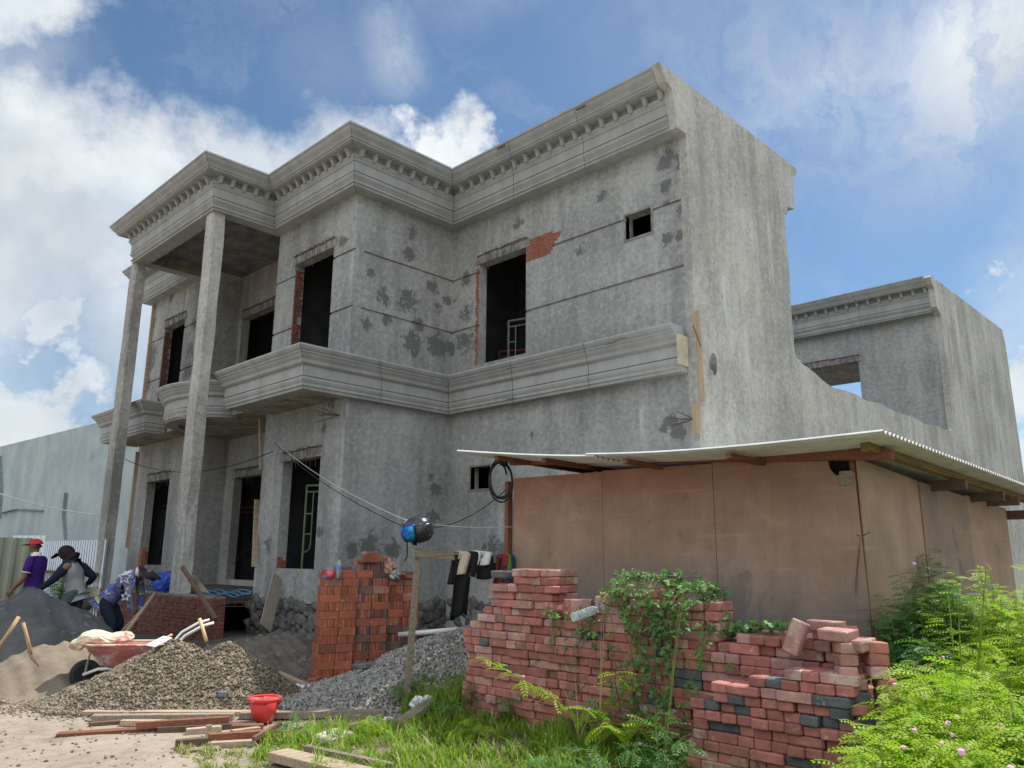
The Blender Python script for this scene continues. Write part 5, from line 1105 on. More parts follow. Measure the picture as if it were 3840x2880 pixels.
crumple('torn_sack', M['bagw'], p+Vector((-RH[0]*.28, -RH[1]*.28, -.10)), .08, (.7, .6, 1.0), 'white sack corner hanging down at the brick stack foot', 'sack', 32, 3, .3)
p = heapz(H4, 800, 1443); m = MB(); m.bar(p-Vector((RH[0], RH[1], 0))*.18+Vector((0, 0, .02)), p+Vector((RH[0], RH[1], 0))*.14+Vector((0, 0, .04)), .2, .05); solo(m, 'concrete_slab', M['stone'], 'flat grey concrete slab on the gravel beside the torn sack', 'slab', bevel=.008)
for i, (px, py, hh) in enumerate(((748, 1522, 0), (786, 1502, 0), (803, 1504, 0), (689, 1476, 0), (703, 1462, .02), (676, 1483, 0))):
    p = G(px, py, hh); m = MB(); R = Euler((random.uniform(-.5, .5), random.uniform(-.5, .5), random.uniform(0, 3))).to_matrix(); m.box((p.x, p.y, p.z+.035+gz(p.x, p.y)), (.11, .09, .06), R)
    solo(m, 'brick_fragment', BR[i % 2], ('orange', 'red')[i % 2]+' broken brick '+('beside the round stone', 'near the grey gravel foot', 'rightmost on the gravel foot', 'below the torn sack', 'touching the torn sack corner', 'left of the torn sack')[i], 'brick fragment', 'broken bricks on the gravel', bevel=.008)
p = G(767, 1519); bv, bf = ico(2, .08); m = MB(); m.add([(p.x+v[0]*.11, p.y+v[1]*.09, .06+v[2]*.075) for v in bv], [tuple(f) for f in bf]); solo(m, 'round_stone', M['stone'], 'smooth dark round stone beside the broken brick', 'stone', smooth=True)
m = MB(); a, b = G(770, 1525, .03), G(842, 1521, .03); m.tube([a, b], .018, 10); solo(m, 'blue_pipe', M['bluepipe'], 'short dark blue pipe on the ground behind the post', 'pipe', smooth=True)
a, b = AT(862, 1371, 9.9), AT(988, 1360, 9.5); m = MB(); m.tube([a, b], .03, 14, cap=True); solo(m, 'white_pipe', M['pvc'], 'white plastic pipe lying on top of the grey gravel heap', 'pipe', smooth=True)
p = heapz(H1, 479, 1503, .015); m = MB(); m.bar(p-Vector((RH[0], RH[1], 0))*.03, p+Vector((RH[0], RH[1], 0))*.04+Vector((0, 0, .0)), .045, .05); solo(m, 'cigarette_pack', flat('pack_grey', (.16, .19, .22)), 'small grey packet lying on the sunlit gravel slope', 'packet', bevel=.004)
p = G(720, 1606); m = MB(); m.box((p.x, p.y, .05), (.30, .2, .05), Euler((.08, 0, .4)).to_matrix()); solo(m, 'stone_slab', gen('pale_stone', (.42, .40, .34), (.32, .31, .26), 7, .9, .3), 'pale flat stone half sunk in the sunlit grass', 'stone', bevel=.012)
m = MB(); m.bar(G(555, 1476, .02)+Vector((0, 0, .0)), AT(655, 1487, 9.3), .06, .02); solo(m, 'bent_lath', M['wood_grey'], 'grey lath lying along the soil left of the clay stack', 'lath')
m = MB(); q = G(600, 1452, .05); m.bar(q, G(668, 1482, .02), .08, .02); solo(m, 'bent_lath', M['wood_pale'], 'pale lath lying lower along the soil by the clay stack', 'lath')
p = G(985, 1500, .1); crumple('dark_bag', M['navy'], p+Vector((0, 0, .08)), .11, (.8, .7, 1.1), 'dark blue bag in the weeds at the left foot of the pavers', 'bag', 41)
# ------------------------------------------------------------------ people
def skin(nodes, chains, root, sub=2):
    """nodes name -> (x, y, z, r) ; chains lists of names ; returns a mesh grown by Skin + Subsurf"""
    names = list(nodes); idx = {n: i for i, n in enumerate(names)}; ed = set()
    for c in chains:
        for a, b in zip(c, c[1:]): ed.add((idx[a], idx[b]))
    me = bpy.data.meshes.new('sk'); me.from_pydata([nodes[n][:3] for n in names], list(ed), [])
    o = bpy.data.objects.new('sk', me); COL.objects.link(o); md = o.modifiers.new('s', 'SKIN'); md.use_smooth_shade = True
    for i, n in enumerate(names):
        s = me.skin_vertices[0].data[i]; r = nodes[n][3]; s.radius = r if isinstance(r, tuple) else (r, r); s.use_root = (n == root)
    ss = o.modifiers.new('u', 'SUBSURF'); ss.levels = sub; ss.render_levels = sub
    dg = bpy.context.evaluated_depsgraph_get(); ev = o.evaluated_get(dg); out = bpy.data.meshes.new_from_object(ev)
    bpy.data.objects.remove(o); bpy.data.meshes.remove(me); return out
def addmesh(name, me, mat, parent): 
    me.materials.clear(); me.materials.append(mat); o = bpy.data.objects.new(name, me); link(o, parent); WL[o] = WL[parent]
    me.polygons.foreach_set('use_smooth', [True]*len(me.polygons)); return o
def person(label, loc, yaw, J, shirt, pants, sleeve='short', pantlen='full', hood=None):
    """J joints in a local frame: x forward, y left, z up"""
    t = thing('person', label, 'person', loc, None); R = Matrix.Rotation(yaw, 3, 'Z')
    V3 = lambda n: R @ Vector(J[n])
    nd = {}
    def put(n, v, r): nd[n] = (v[0], v[1], v[2], r)
    pel, che, nec, hea = V3('pelvis'), V3('chest'), V3('neck'), V3('head')
    put('pelvis', pel, .095); put('waist', pel.lerp(che, .5), .09); put('chest', che, .105); put('collar', che.lerp(nec, .6), .085); put('neck', nec, .052)
    look = (R @ Vector(J['look'])).normalized(); upv = (hea-nec).normalized(); 
    put('jaw', nec.lerp(hea, .5)+look*.03, (.062, .066)); put('skull', hea, (.082, .09)); put('crown', hea+upv*.06-look*.015, (.07, .078))
    side = look.cross(Vector((0, 0, 1))).normalized()
    put('nose', hea+look*.105-upv*.025, .014); put('nosebase', hea+look*.075-upv*.02, .03)
    ch = [['pelvis', 'waist', 'chest', 'collar', 'neck', 'jaw', 'skull', 'crown'], ['skull', 'nosebase', 'nose']]
    for s, k in (('l', 1), ('r', -1)):
        put('ear'+s, hea+side*(-k*.082)-upv*.02, .018); ch.append(['skull', 'ear'+s])
        sh, el, wr = V3('sh'+s), V3('el'+s), V3('wr'+s)
        put('sh'+s, sh, .062); put('ua'+s, sh.lerp(el, .5), .05); put('el'+s, el, .042); put('fa'+s, el.lerp(wr, .4), .04); put('wr'+s, wr, .027)
        hd_ = (wr-el).normalized(); put('palm'+s, wr+hd_*.06, (.036, .02)); sp2 = hd_.cross(R @ Vector((0, 1, 0))).normalized(); curl = (R @ Vector((0, -k, -.15))).normalized()
        ch += [['chest', 'sh'+s, 'ua'+s, 'el'+s, 'fa'+s, 'wr'+s, 'palm'+s]]
        for i, (o, l) in enumerate(((-.026, .055), (-.009, .066), (.009, .062), (.026, .048))):
            b = wr+hd_*.085+sp2*o; put(f'k{i}{s}', b, .010); put(f'm{i}{s}', b+hd_*l*.55+curl*.008, .009); put(f't{i}{s}', b+hd_*l*.85+curl*.03, .008); ch.append(['palm'+s, f'k{i}{s}', f'm{i}{s}', f't{i}{s}'])
        b = wr+hd_*.03-sp2*.034; put('th1'+s, b, .011); put('th2'+s, b+hd_*.035-sp2*.012+curl*.01, .009); ch.append(['palm'+s, 'th1'+s, 'th2'+s])
        hp_, kn, an = V3('hi'+s), V3('kn'+s), V3('an'+s); put('hi'+s, hp_, .075); put('tm'+s, hp_.lerp(kn, .5), .066); put('kn'+s, kn, .056); put('cf'+s, kn.lerp(an, .35), .055); put('an'+s, an, .036)
        f2 = R @ Vector((1, 0, 0)); put('ft'+s, an+f2*.12-Vector((0, 0, .045)), (.04, .028)); put('toe'+s, an+f2*.19-Vector((0, 0, .05)), (.035, .02))
        ch += [['pelvis', 'hi'+s, 'tm'+s, 'kn'+s, 'cf'+s, 'an'+s, 'ft'+s, 'toe'+s]]
    addmesh('body', skin(nd, ch, 'pelvis'), M['skin'], t)
    # clothes follow the same bones, a little wider
    grow = lambda n, g: (nd[n][0], nd[n][1], nd[n][2], tuple(x+g for x in nd[n][3]) if isinstance(nd[n][3], tuple) else nd[n][3]+g)
    cn = {'waist': grow('waist', .048), 'chest': grow('chest', .045), 'collar': grow('collar', .022)}; hem = pel.lerp(che, -.16); cn['hem'] = (*hem, .158); cn['pelvis'] = grow('pelvis', .055)
    cc_ = [['hem', 'pelvis', 'waist', 'chest', 'collar']]
    for s in 'lr':
        cn['sh'+s] = grow('sh'+s, .018); cn['ua'+s] = grow('ua'+s, .024); c = ['chest', 'sh'+s, 'ua'+s]
        if sleeve == 'long':
            cn['el'+s] = grow('el'+s, .017); cn['fa'+s] = grow('fa'+s, .014); cn['wr'+s] = grow('wr'+s, .014); c += ['el'+s, 'fa'+s, 'wr'+s]
        else:
            a, b = Vector(nd['ua'+s][:3]), Vector(nd['el'+s][:3]); cn['cu'+s] = (*a.lerp(b, .4), .068); c += ['cu'+s]
        if sleeve != 'dark': cc_.append(c)
        else: cc_.append(['chest', 'sh'+s])
    so_ = addmesh('shirt', skin(cn, cc_, 'pelvis'), shirt, t)
    if sleeve == 'dark':
        for s in 'lr':
            q = {n: grow(n, g) for n, g in (('sh'+s, .034), ('ua'+s, .028), ('el'+s, .020), ('fa'+s, .015), ('wr'+s, .014))}
            a_ = Vector(nd['sh'+s][:3]).lerp(Vector(nd['collar'][:3]), .42); q['in'+s] = (*a_, .085)
            addmesh('sleeve', skin(q, [['in'+s]+[n for n in q if n != 'in'+s]], 'sh'+s), M['navy'], t)
    pn = {'pelvis': grow('pelvis', .035), 'wb': (*pel.lerp(che, .18), .12)}; pc = [['wb', 'pelvis']]
    for s in 'lr':
        for n, g in (('hi', .030), ('tm', .032), ('kn', .026), ('cf', .024), ('an', .03)): pn[n+s] = grow(n+s, g)
        pc.append(['pelvis']+[n+s for n in ('hi', 'tm', 'kn', 'cf', 'an')])
    addmesh('trousers', skin(pn, pc, 'pelvis'), pants, t)
    for k in (1, -1):
        e = hea+look*.080-side*(.032*k)+upv*.005; bm = MB(); bv, bf = ico(1, 0); bm.add([Vector(v)*.011+e+Vector(loc) for v in bv], [tuple(f) for f in bf]); bm.build('eye', M['eye'], t)
    return t, hea+Vector(loc), upv, look, side, nd
def headgear(t, c, up, look, side, mats, kind):
    R = Matrix((look, -side, up)).transposed()
    def dome(r, z0, sx=1.12, h=1.):
        m = MB(); vs = []; q = 8; n = 20
        for j in range(q+1):
            a = PI/2*j/q
            for i in range(n): b = 2*PI*i/n; vs.append(c+R @ Vector((r*sx*math.sin(a)*math.cos(b)-.01, r*math.sin(a)*math.sin(b), z0+r*h*math.cos(a))))
        m.add(vs, [(j*n+i, j*n+(i+1) % n, (j+1)*n+(i+1) % n, (j+1)*n+i) for j in range(q) for i in range(n)]); return m
    if kind == 'cap':
        dome(.098, .03, 1.12, .95).build('cap', mats[0], t, smooth=True)
        m = MB(); pts = [(.10*math.cos(a)+.005, .10*math.sin(a), .040) for a in np.linspace(-1.1, 1.1, 9)]; pts2 = [(.20*math.cos(a*.75)+.015, .10*math.sin(a), .032) for a in np.linspace(-1.1, 1.1, 9)]
        vs = [c+R @ Vector(p) for p in pts+pts2]+[c+R @ (Vector(p)+Vector((0, 0, -.008))) for p in pts+pts2]
        f = [(i, i+1, i+10, i+9) for i in range(8)]; m.add(vs, f+[tuple(x+18 for x in q)[::-1] for q in f]+[(9+i, 10+i, 28+i, 27+i) for i in range(8)]); m.build('cap_peak', mats[1], t)
        dome(.090, -.02, 1.0, .6).build('hair', M['hair'], t, smooth=True)
    elif kind == 'bucket':
        m = MB(); prof = [(.015, .155), (.07, .150), (.095, .13), (.104, .055), (.108, .04), (.165, -.015), (.168, -.022), (.106, .032)]
        m.lathe(prof, 22, c-look*.01, R); m.build('bucket_hat', mats[0], t, smooth=True)
        m = MB(); m.lathe([(0, .155), (.02, .156)], 12, c-look*.01, R); m.build('hat_button', mats[0], t)
    elif kind == 'hood':
        m = MB(); vs = []; n = 22; q = 14
        for j in range(q+1):
            a = PI*.94*j/q
            for i in range(n+1):
                b = .75+(2*PI-1.5)*i/n; r = .099; x = r*1.15*math.sin(a)*math.cos(b)-.012; y = r*.95*math.sin(a)*math.sin(b); z = r*1.2*math.cos(a)-.02
                vs.append(c+R @ Vector((x, y, z)))
        m.add(vs, [(j*(n+1)+i, j*(n+1)+i+1, (j+1)*(n+1)+i+1, (j+1)*(n+1)+i) for j in range(q) for i in range(n)]); o = m.build('hood', mats[0], t, smooth=True, recalc=False); md = o.modifiers.new('s', 'SOLIDIFY'); md.thickness = .012
        m = MB(); m.tube([c-up*.03-look*.02, c-up*.10-look*.035, c-up*.17-look*.06], [.088, .092, .118], 16); m.build('hood_neck', mats[0], t, smooth=True)
        m = MB(); pts = [(.10*math.cos(a), .095*math.sin(a), .06) for a in np.linspace(-1.1, 1.1, 9)]; pts2 = [(.21*math.cos(a*.7), .10*math.sin(a), .045) for a in np.linspace(-1.1, 1.1, 9)]
        vs = [c+R @ Vector(p) for p in pts+pts2]+[c+R @ (Vector(p)+Vector((0, 0, -.01))) for p in pts+pts2]; f = [(i, i+1, i+10, i+9) for i in range(8)]
        m.add(vs, f+[tuple(x+18 for x in q)[::-1] for q in f]+[(9+i, 10+i, 28+i, 27+i) for i in range(8)]); m.build('hood_peak', mats[0], t)
yl = math.atan2(-RH[1], -RH[0])       # facing left in the picture
p1 = AT(74, 1250, 15.2); z1 = gz(p1.x, p1.y)-.06
J1 = dict(pelvis=(0, 0, .93), chest=(.0, 0, 1.27), neck=(.02, 0, 1.47), head=(.05, 0, 1.60), look=(1, 0, -.08), shl=(.0, .17, 1.38), shr=(.0, -.17, 1.38), ell=(.03, .22, 1.10), elr=(.02, -.22, 1.10), wrl=(.20, .20, .92), wrr=(.17, -.2, .90), hil=(0, .09, .88), hir=(0, -.09, .88), knl=(.10, .10, .48), knr=(-.02, -.1, .48), anl=(.0, .11, .08), anr=(-.12, -.1, .08))
t, c, u_, l_, s_, nd1 = person('standing man in purple polo shirt, faded jeans and red cap', (p1.x, p1.y, z1), yl, J1, M['purple'], M['jean'])
headgear(t, c, u_, l_, s_, (M['redcap'], M['black']), 'cap')
m = MB(); R_ = Matrix.Rotation(yl, 3, 'Z'); o_ = Vector((p1.x, p1.y, z1)); m.lathe([(.078, -.03), (.070, .02), (.060, .045)], 16, o_+R_ @ Vector((.012, 0, 1.46))); m.build('collar', M['white'], t, smooth=True)
for s in 'lr':
    a = Vector(nd1['ua'+s][:3]); b = Vector(nd1['el'+s][:3]); d = (b-a).normalized(); m = MB(); q = a+d*.052+o_; m.tube([q, q+d*.012], .067, 14); m.build('sleeve_trim', M['white'], t)
p2 = AT(168, 1250, 14.45); z2 = gz(p2.x, p2.y)-.06
J2 = dict(pelvis=(.0, 0, .90), chest=(.10, 0, 1.22), neck=(.16, 0, 1.40), head=(.24, 0, 1.50), look=(.8, 0, -.6), shl=(.11, .17, 1.31), shr=(.08, -.17, 1.31), ell=(.28, .22, 1.08), elr=(-.14, -.28, 1.12), wrl=(.50, .2, .92), wrr=(-.02, -.34, 1.0), hil=(0, .09, .86), hir=(0, -.09, .86), knl=(.26, .1, .52), knr=(.02, -.1, .46), anl=(.16, .11, .1), anr=(-.25, -.1, .12))
t, c, u_, l_, s_, nd2 = person('stooping man in dark hood and grey jersey carrying a dirty bucket', (p2.x, p2.y, z2), yl+.12, J2, M['greyshirt'], M['jeang'], 'dark')
headgear(t, c, u_, l_, s_, (flat('dark_hood', (.03, .02, .024), .9, .1),), 'hood')
hand = Vector(nd2['palmr'][:3])+Vector((p2.x, p2.y, z2))
ax_ = (Vector((RH[0], RH[1], 0))*.42-Vector((FH[0], FH[1], 0))*.38+Vector((0, 0, 1))).normalized(); Rb = ax_.to_track_quat('Z', 'Y').to_matrix()
bd = Vector((RH[0], RH[1], 0))
pail('cement_bucket', hand+bd*.09-ax_*.30-Vector((0, 0, .07)), .105, .14, .30, M['cream'], M['cream'], 'cream plastic bucket smeared with cement, held by the hooded man', Rb)
p3 = AT(240, 1340, 13.9); z3 = gz(p3.x, p3.y)-.04; yr = yl+PI
J3 = dict(pelvis=(-.10, 0, .78), chest=(.18, 0, 1.10), neck=(.36, 0, 1.20), head=(.50, 0, 1.17), look=(.75, 0, -.7), shl=(.28, .17, 1.13), shr=(.28, -.17, 1.13), ell=(.33, .20, .84), elr=(.33, -.2, .85), wrl=(.36, .14, .60), wrr=(.38, -.14, .60), hil=(-.1, .1, .74), hir=(-.08, -.1, .73), knl=(.08, .12, .42), knr=(.10, -.12, .42), anl=(-.06, .13, .08), anr=(-.02, -.13, .08))
def jersey():
    m, nt, b = newmat('patterned_jersey'); p = coords(nt); n = noise(nt, p, 9, 3, .5, 1.5)
    col = mixc(nt, mrange(nt, n, .46, .50), (.035, .05, .30), (.16, .15, .17)); col = mixc(nt, mrange(nt, noise(nt, p, 13, 3, .5, 1.), .60, .63), col, (.42, .42, .48)); col = mixc(nt, mrange(nt, noise(nt, p, 6, 2), .62, .66), col, (.03, .10, .55))
    hemv = Matrix.Rotation(yr, 3, 'Z') @ Vector((-.17, 0, .73)); ds = N(nt, 'ShaderNodeVectorMath', {0: p, 1: tuple(hemv)}, operation='DISTANCE').outputs['Value']
    col = mixc(nt, mrange(nt, ds, .13, .155, 1, 0), col, (.75, .68, .03))
    bk_ = Matrix.Rotation(yr, 3, 'Z') @ Vector((.24, -.10, 1.20)); ds = N(nt, 'ShaderNodeVectorMath', {0: p, 1: tuple(bk_)}, operation='DISTANCE').outputs['Value']
    ring = mrange(nt, ds, .105, .115, 1, 0); col = mixc(nt, ring, col, (.66, .66, .74))
    nt.links.new(col, b.inputs['Base Color']); b.inputs['Roughness'].default_value = .8; return m
t, c, u_, l_, s_, nd3 = person('man in blue patterned long sleeved jersey and dark bucket hat bending down', (p3.x, p3.y, z3), yr, J3, jersey(), M['navy'], 'long')
headgear(t, c, u_, l_, s_, (M['hat'],), 'bucket')
a = Vector(nd3['neck'][:3])+Vector((p3.x, p3.y, z3)); d = Vector(nd3['jaw'][:3])-Vector(nd3['collar'][:3]); d.normalize(); MB().lathe([(.085, -.03), (.078, .0), (.066, .015)], 16, a, d.to_track_quat('Z', 'Y').to_matrix()).build('collar', M['white'], t, smooth=True)
def star(c, r, n, u):
    m = MB(); pts = []
    for i in range(11):
        a = PI/2+2*PI*i/10; q = r if i % 2 == 0 else r*.45; pts.append(c+u*(q*math.cos(a))+Vector((0, 0, 1))*(q*math.sin(a))+n*.004)
    for a, b in zip(pts, pts[1:]): m.bar(a, b, .010, .006, n)
    return m
uu = Vector((RH[0], RH[1], 0)); nn_ = -Vector((FH[0], FH[1], 0))
for nm, o2, r2 in (('shr', .085, .10), ('elr', .066, .07)):
    q = Vector(nd3[nm][:3])+Vector((p3.x, p3.y, z3)); star(q+nn_*o2-uu*.02, r2, nn_, uu).build('star_print', M['white'], t)
# ------------------------------------------------------------------ plants
def blades(area, n, h0, h1, name, mats, kind=None, lean=.45, w0=.0035, w1=.007, dry=.06, hf=None):
    P = []
    while len(P) < n:
        a = area()
        if a is not None: P.append(a)
    P = np.array(P); n = len(P); H = RNG.uniform(h0, h1, n)*(P[:, 3] if P.shape[1] > 3 else 1); az = RNG.uniform(0, 2*PI, n); L = RNG.uniform(.1, lean, n)*2; Wd = RNG.uniform(w0, w1, n)
    D = np.stack([np.cos(az), np.sin(az), np.zeros(n)], 1); Sd = np.stack([-np.sin(az), np.cos(az), np.zeros(n)], 1); Z = np.array([0, 0, 1.])
    V = []
    for s, wf in ((0, 1.), (.4, .9), (.75, .6), (1., .08)):
        c = P[:, :3]+D*(H*L*s*s)[:, None]+Z*(H*(s-.35*L*s*s))[:, None]
        V += [c-Sd*(Wd*wf/1)[:, None]*.5*2, c+Sd*(Wd*wf)[:, None]]
    V = np.stack(V, 1).reshape(-1, 3); b = np.arange(n)[:, None]*8
    Fq = np.stack([np.stack([b[:, 0]+2*k, b[:, 0]+2*k+1, b[:, 0]+2*k+3, b[:, 0]+2*k+2], 1) for k in range(3)], 1).reshape(-1, 4)
    mi = np.repeat((RNG.random(n) < dry).astype(int), 3); o = nmesh(name, V, Fq, mats, loc=(float(P[:, 0].mean()), float(P[:, 1].mean()), 0), mi=mi)
    return tag(o, kind=kind)
def pic_area(poly, clump=0.):
    def inside(x, y):
        c = False; n = len(poly)
        for i in range(n):
            (x1, y1), (x2, y2) = poly[i], poly[i-1]
            if (y1 > y) != (y2 > y) and x < (x2-x1)*(y-y1)/(y2-y1)+x1: c = not c
        return c
    g = [G(*q) for q in poly]; gp = [(q.x, q.y) for q in g]; xs_ = [q[0] for q in gp]; ys_ = [q[1] for q in gp]
    def ins(x, y):
        c = False; n = len(gp)
        for i in range(n):
            (x1, y1), (x2, y2) = gp[i], gp[i-1]
            if (y1 > y) != (y2 > y) and x < (x2-x1)*(y-y1)/(y2-y1)+x1: c = not c
        return c
    def f():
        x, y = random.uniform(min(xs_), max(xs_)), random.uniform(min(ys_), max(ys_))
        if not ins(x, y): return None
        k = .5+.5*math.sin(x*5.3+1)*math.sin(y*4.7)+.35*math.sin(x*13+y*9)+.3*math.sin(x*29-y*17)
        if random.random() > .22+.75*k: return None
        return (x, y, gz(x, y)-.005, max(.35, .55+.6*k)*random.uniform(.7, 1.25))
    return f
gm = [M['grass'], M['grassdry']]
blades(pic_area([(575, 1600), (660, 1578), (760, 1572), (880, 1590), (990, 1560), (1110, 1560), (1500, 1580), (1700, 1720), (1300, 1760), (640, 1720), (700, 1640), (600, 1640), (520, 1660), (560, 1620)]), 16500, .04, .15, 'grass', gm, 'stuff', dry=.13)
blades(pic_area([(860, 1560), (900, 1530), (1000, 1515), (1250, 1530), (1480, 1580), (1500, 1640), (1100, 1600), (980, 1590)]), 9000, .08, .24, 'grass', gm, 'stuff', dry=.06)
blades(pic_area([(930, 1575), (1010, 1530), (1200, 1540), (1480, 1590), (1480, 1650), (1200, 1610)]), 3600, .16, .44, 'grass', gm, 'stuff', dry=.10, lean=.5)
blades(pic_area([(1180, 1640), (1480, 1600), (1640, 1700), (1950, 1760), (2350, 1760), (2300, 1900), (1100, 1900)]), 9000, .08, .24, 'grass', gm, 'stuff', dry=.06)
blades(pic_area([(370, 1625), (480, 1605), (560, 1612), (600, 1650), (470, 1680)]), 900, .02, .06, 'grass', gm, 'stuff', dry=.6)
# compound leaves
def leaf_template(npair=7, L=.09, ll=.026, lw=.0085):
    V = []; Fq = []
    for i in range(npair):
        x = L*(i+.6)/npair; k = math.sin(PI*(i+.9)/(npair+.8))**.6
        for s in (-1, 1):
            b = len(V); a = np.array([x, 0, 0]); d = np.array([.35, s*.93, -.18]); d /= np.linalg.norm(d); e = np.array([.93, -s*.35, 0])
            V += [a, a+d*ll*k*.5+e*lw*.5, a+d*ll*k, a+d*ll*k*.5-e*lw*.5]; Fq.append([b, b+1, b+2, b+3])
    b = len(V); V += [np.array([0, -.0012, 0]), np.array([0, .0012, 0]), np.array([L, .0006, 0]), np.array([L, -.0006, 0])]; Fq.append([b, b+1, b+2, b+3])
    V = np.array(V); V[:, 2] -= 1.6*V[:, 0]**2/L*.35; return V, np.array(Fq)
LT = leaf_template()
fl_me = None
def shrub(name, base, stems, label, cat, group, mat, flowers=6, lsc=(.85, 1.45), step=.026, leafstart=.12, fstem=.004, twig=.6):
    """stems: list of (tip offset vector, length-curve bend)"""
    global fl_me
    t = thing(name, label, cat, base, group); b0_ = Vector(base); m = MB(); P = []; T = []; Nn = []; fpos = []
    for tip, bend in stems:
        tip = Vector(tip); n = 10; pts = []
        for i in range(n+1):
            s = i/n; p = tip*s+Vector((0, 0, 1))*(bend*math.sin(PI*s))+Vector((math.sin(s*7+tip.x*9), math.cos(s*6+tip.y*9), 0))*.012*s; pts.append(b0_+p)
        m.tube(pts, [fstem*(1-.75*i/n)+.0008 for i in range(n+1)], 4, cap=False)
        L = sum((b-a).length for a, b in zip(pts, pts[1:])); k = int(L/step)
        for j in range(k):
            s = leafstart+(1-leafstart)*(j+random.random()*.6)/k; i = min(int(s*n), n-1); p = pts[i].lerp(pts[i+1], s*n-i); d = (pts[i+1]-pts[i]).normalized()
            sd_ = d.cross(Vector((random.gauss(0, .35), random.gauss(0, .35), 1))).normalized()*(1 if j % 2 else -1)
            P.append(p[:]); T.append((sd_*.9+d*.45+Vector((0, 0, random.uniform(-.15, .3))))[:]); Nn.append((random.gauss(0, .35), random.gauss(0, .35), 1.))
        for j in range(random.randint(0, 2) if flowers else 0):
            s = random.uniform(.72, 1.0); i = min(int(s*n), n-1); fpos.append(pts[i].lerp(pts[i+1], min(1, s*n-i))+Vector((random.uniform(-.03, .01), random.uniform(-.02, .02), random.uniform(.01, .035))))
    m.build('stems', M['stem'], t, recalc=False)
    P, T, Nn = np.array(P), np.array(T), np.array(Nn); V, Fq = scatter(LT[0], LT[1], P, frames(T, Nn), RNG.uniform(lsc[0], lsc[1], len(P)))
    nmesh('foliage', V, Fq, mat, t)
    random.shuffle(fpos)
    for p in fpos[:flowers]:
        if fl_me is None:
            bv, bf = ico(1, .3); q = MB(); q.add([Vector(v)*.0115 for v in bv], [tuple(f) for f in bf]); o = q.build('flower', M['pink'], t); 
            for v in o.data.vertices: v.co += Vector(WL[t])
            fl_me = o.data
        else: o = bpy.data.objects.new('flower', fl_me); link(o, t)
        o.location = p-b0_; k = random.uniform(.7, 1.25); o.scale = (k, k, k*1.1)
    return t
def fan(n, h, spread, dirv=(0, 0), hj=.3):
    out = []
    for _ in range(n):
        a = random.uniform(0, 2*PI); r = spread*math.sqrt(random.random()); hh = h*random.uniform(1-hj, 1.02)*(1-.25*(r/spread)**2)
        out.append(((r*math.cos(a)+dirv[0], r*math.sin(a)+dirv[1], hh), random.uniform(-.02, .10)))
    return out
SH = [(1940, 6.3, 1265, .26, 'leaf_shade', 34, 'dense dark bush pressed against the shed corner', 0), (1985, 6.5, 1215, .30, 'leaf_shade', 36, 'dense dark bush right of the one at the shed corner', 2), (1950, 5.9, 1360, .30, 'leaf_shade', 36, 'dense dark low bush before the shed corner', 2), (2000, 7.5, 1172, .33, 'leaf_shade', 16, 'tall dark green shrub standing highest against the tan plywood', 0), (1955, 6.5, 1300, .38, 'leaf_shade', 26, 'dark feathery shrub closest to the shed corner in its shade', 3), (2085, 7.2, 1196, .36, 'leaf_shade', 22, 'dark shrub behind the lit flowering ones at the side panels', 3),
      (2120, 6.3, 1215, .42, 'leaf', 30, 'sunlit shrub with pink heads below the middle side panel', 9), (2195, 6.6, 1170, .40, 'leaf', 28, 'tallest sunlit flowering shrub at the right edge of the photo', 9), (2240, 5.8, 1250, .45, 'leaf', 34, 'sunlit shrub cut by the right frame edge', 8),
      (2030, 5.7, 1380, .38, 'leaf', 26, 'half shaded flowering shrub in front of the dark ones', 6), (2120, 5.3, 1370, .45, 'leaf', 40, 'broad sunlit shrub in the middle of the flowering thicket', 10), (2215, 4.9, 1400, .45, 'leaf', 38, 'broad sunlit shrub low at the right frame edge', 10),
      (1960, 4.9, 1450, .34, 'leaf', 30, 'sunlit shrub beside the collapsing paver end', 7), (2050, 4.5, 1480, .40, 'leaf', 44, 'sunlit flowering shrub in front of the thicket centre', 10), (2150, 4.3, 1500, .42, 'leaf', 44, 'sunlit flowering shrub front right of the thicket', 10), (1895, 4.35, 1560, .22, 'leaf_shade', 16, 'small green shrub at the foot of the nearest pavers', 2), (1980, 4.0, 1570, .34, 'leaf', 40, 'lowest sunlit shrub at the bottom edge beside the pavers', 8), (2110, 3.9, 1580, .40, 'leaf', 44, 'sunlit shrub at the bottom right corner', 9), (2230, 4.0, 1540, .40, 'leaf', 40, 'flowering shrub in the extreme bottom right corner', 8), (1850, 3.75, 1560, .22, 'leaf', 26, 'sunlit low shrub covering the right foot of the nearest pavers', 5), (1915, 4.1, 1500, .28, 'leaf', 30, 'sunlit shrub reaching over the collapsed paver end', 7), (2010, 4.6, 1400, .36, 'leaf', 30, 'sunlit shrub with arching tips before the plywood corner', 8)]
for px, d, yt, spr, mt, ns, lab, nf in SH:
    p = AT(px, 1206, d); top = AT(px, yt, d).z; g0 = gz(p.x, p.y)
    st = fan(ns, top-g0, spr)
    shrub('flowering_shrub', (p.x, p.y, g0), st, lab, 'shrub', 'shrubs of the thicket beside the shed', M[mt], int(nf*.7), leafstart=.22)
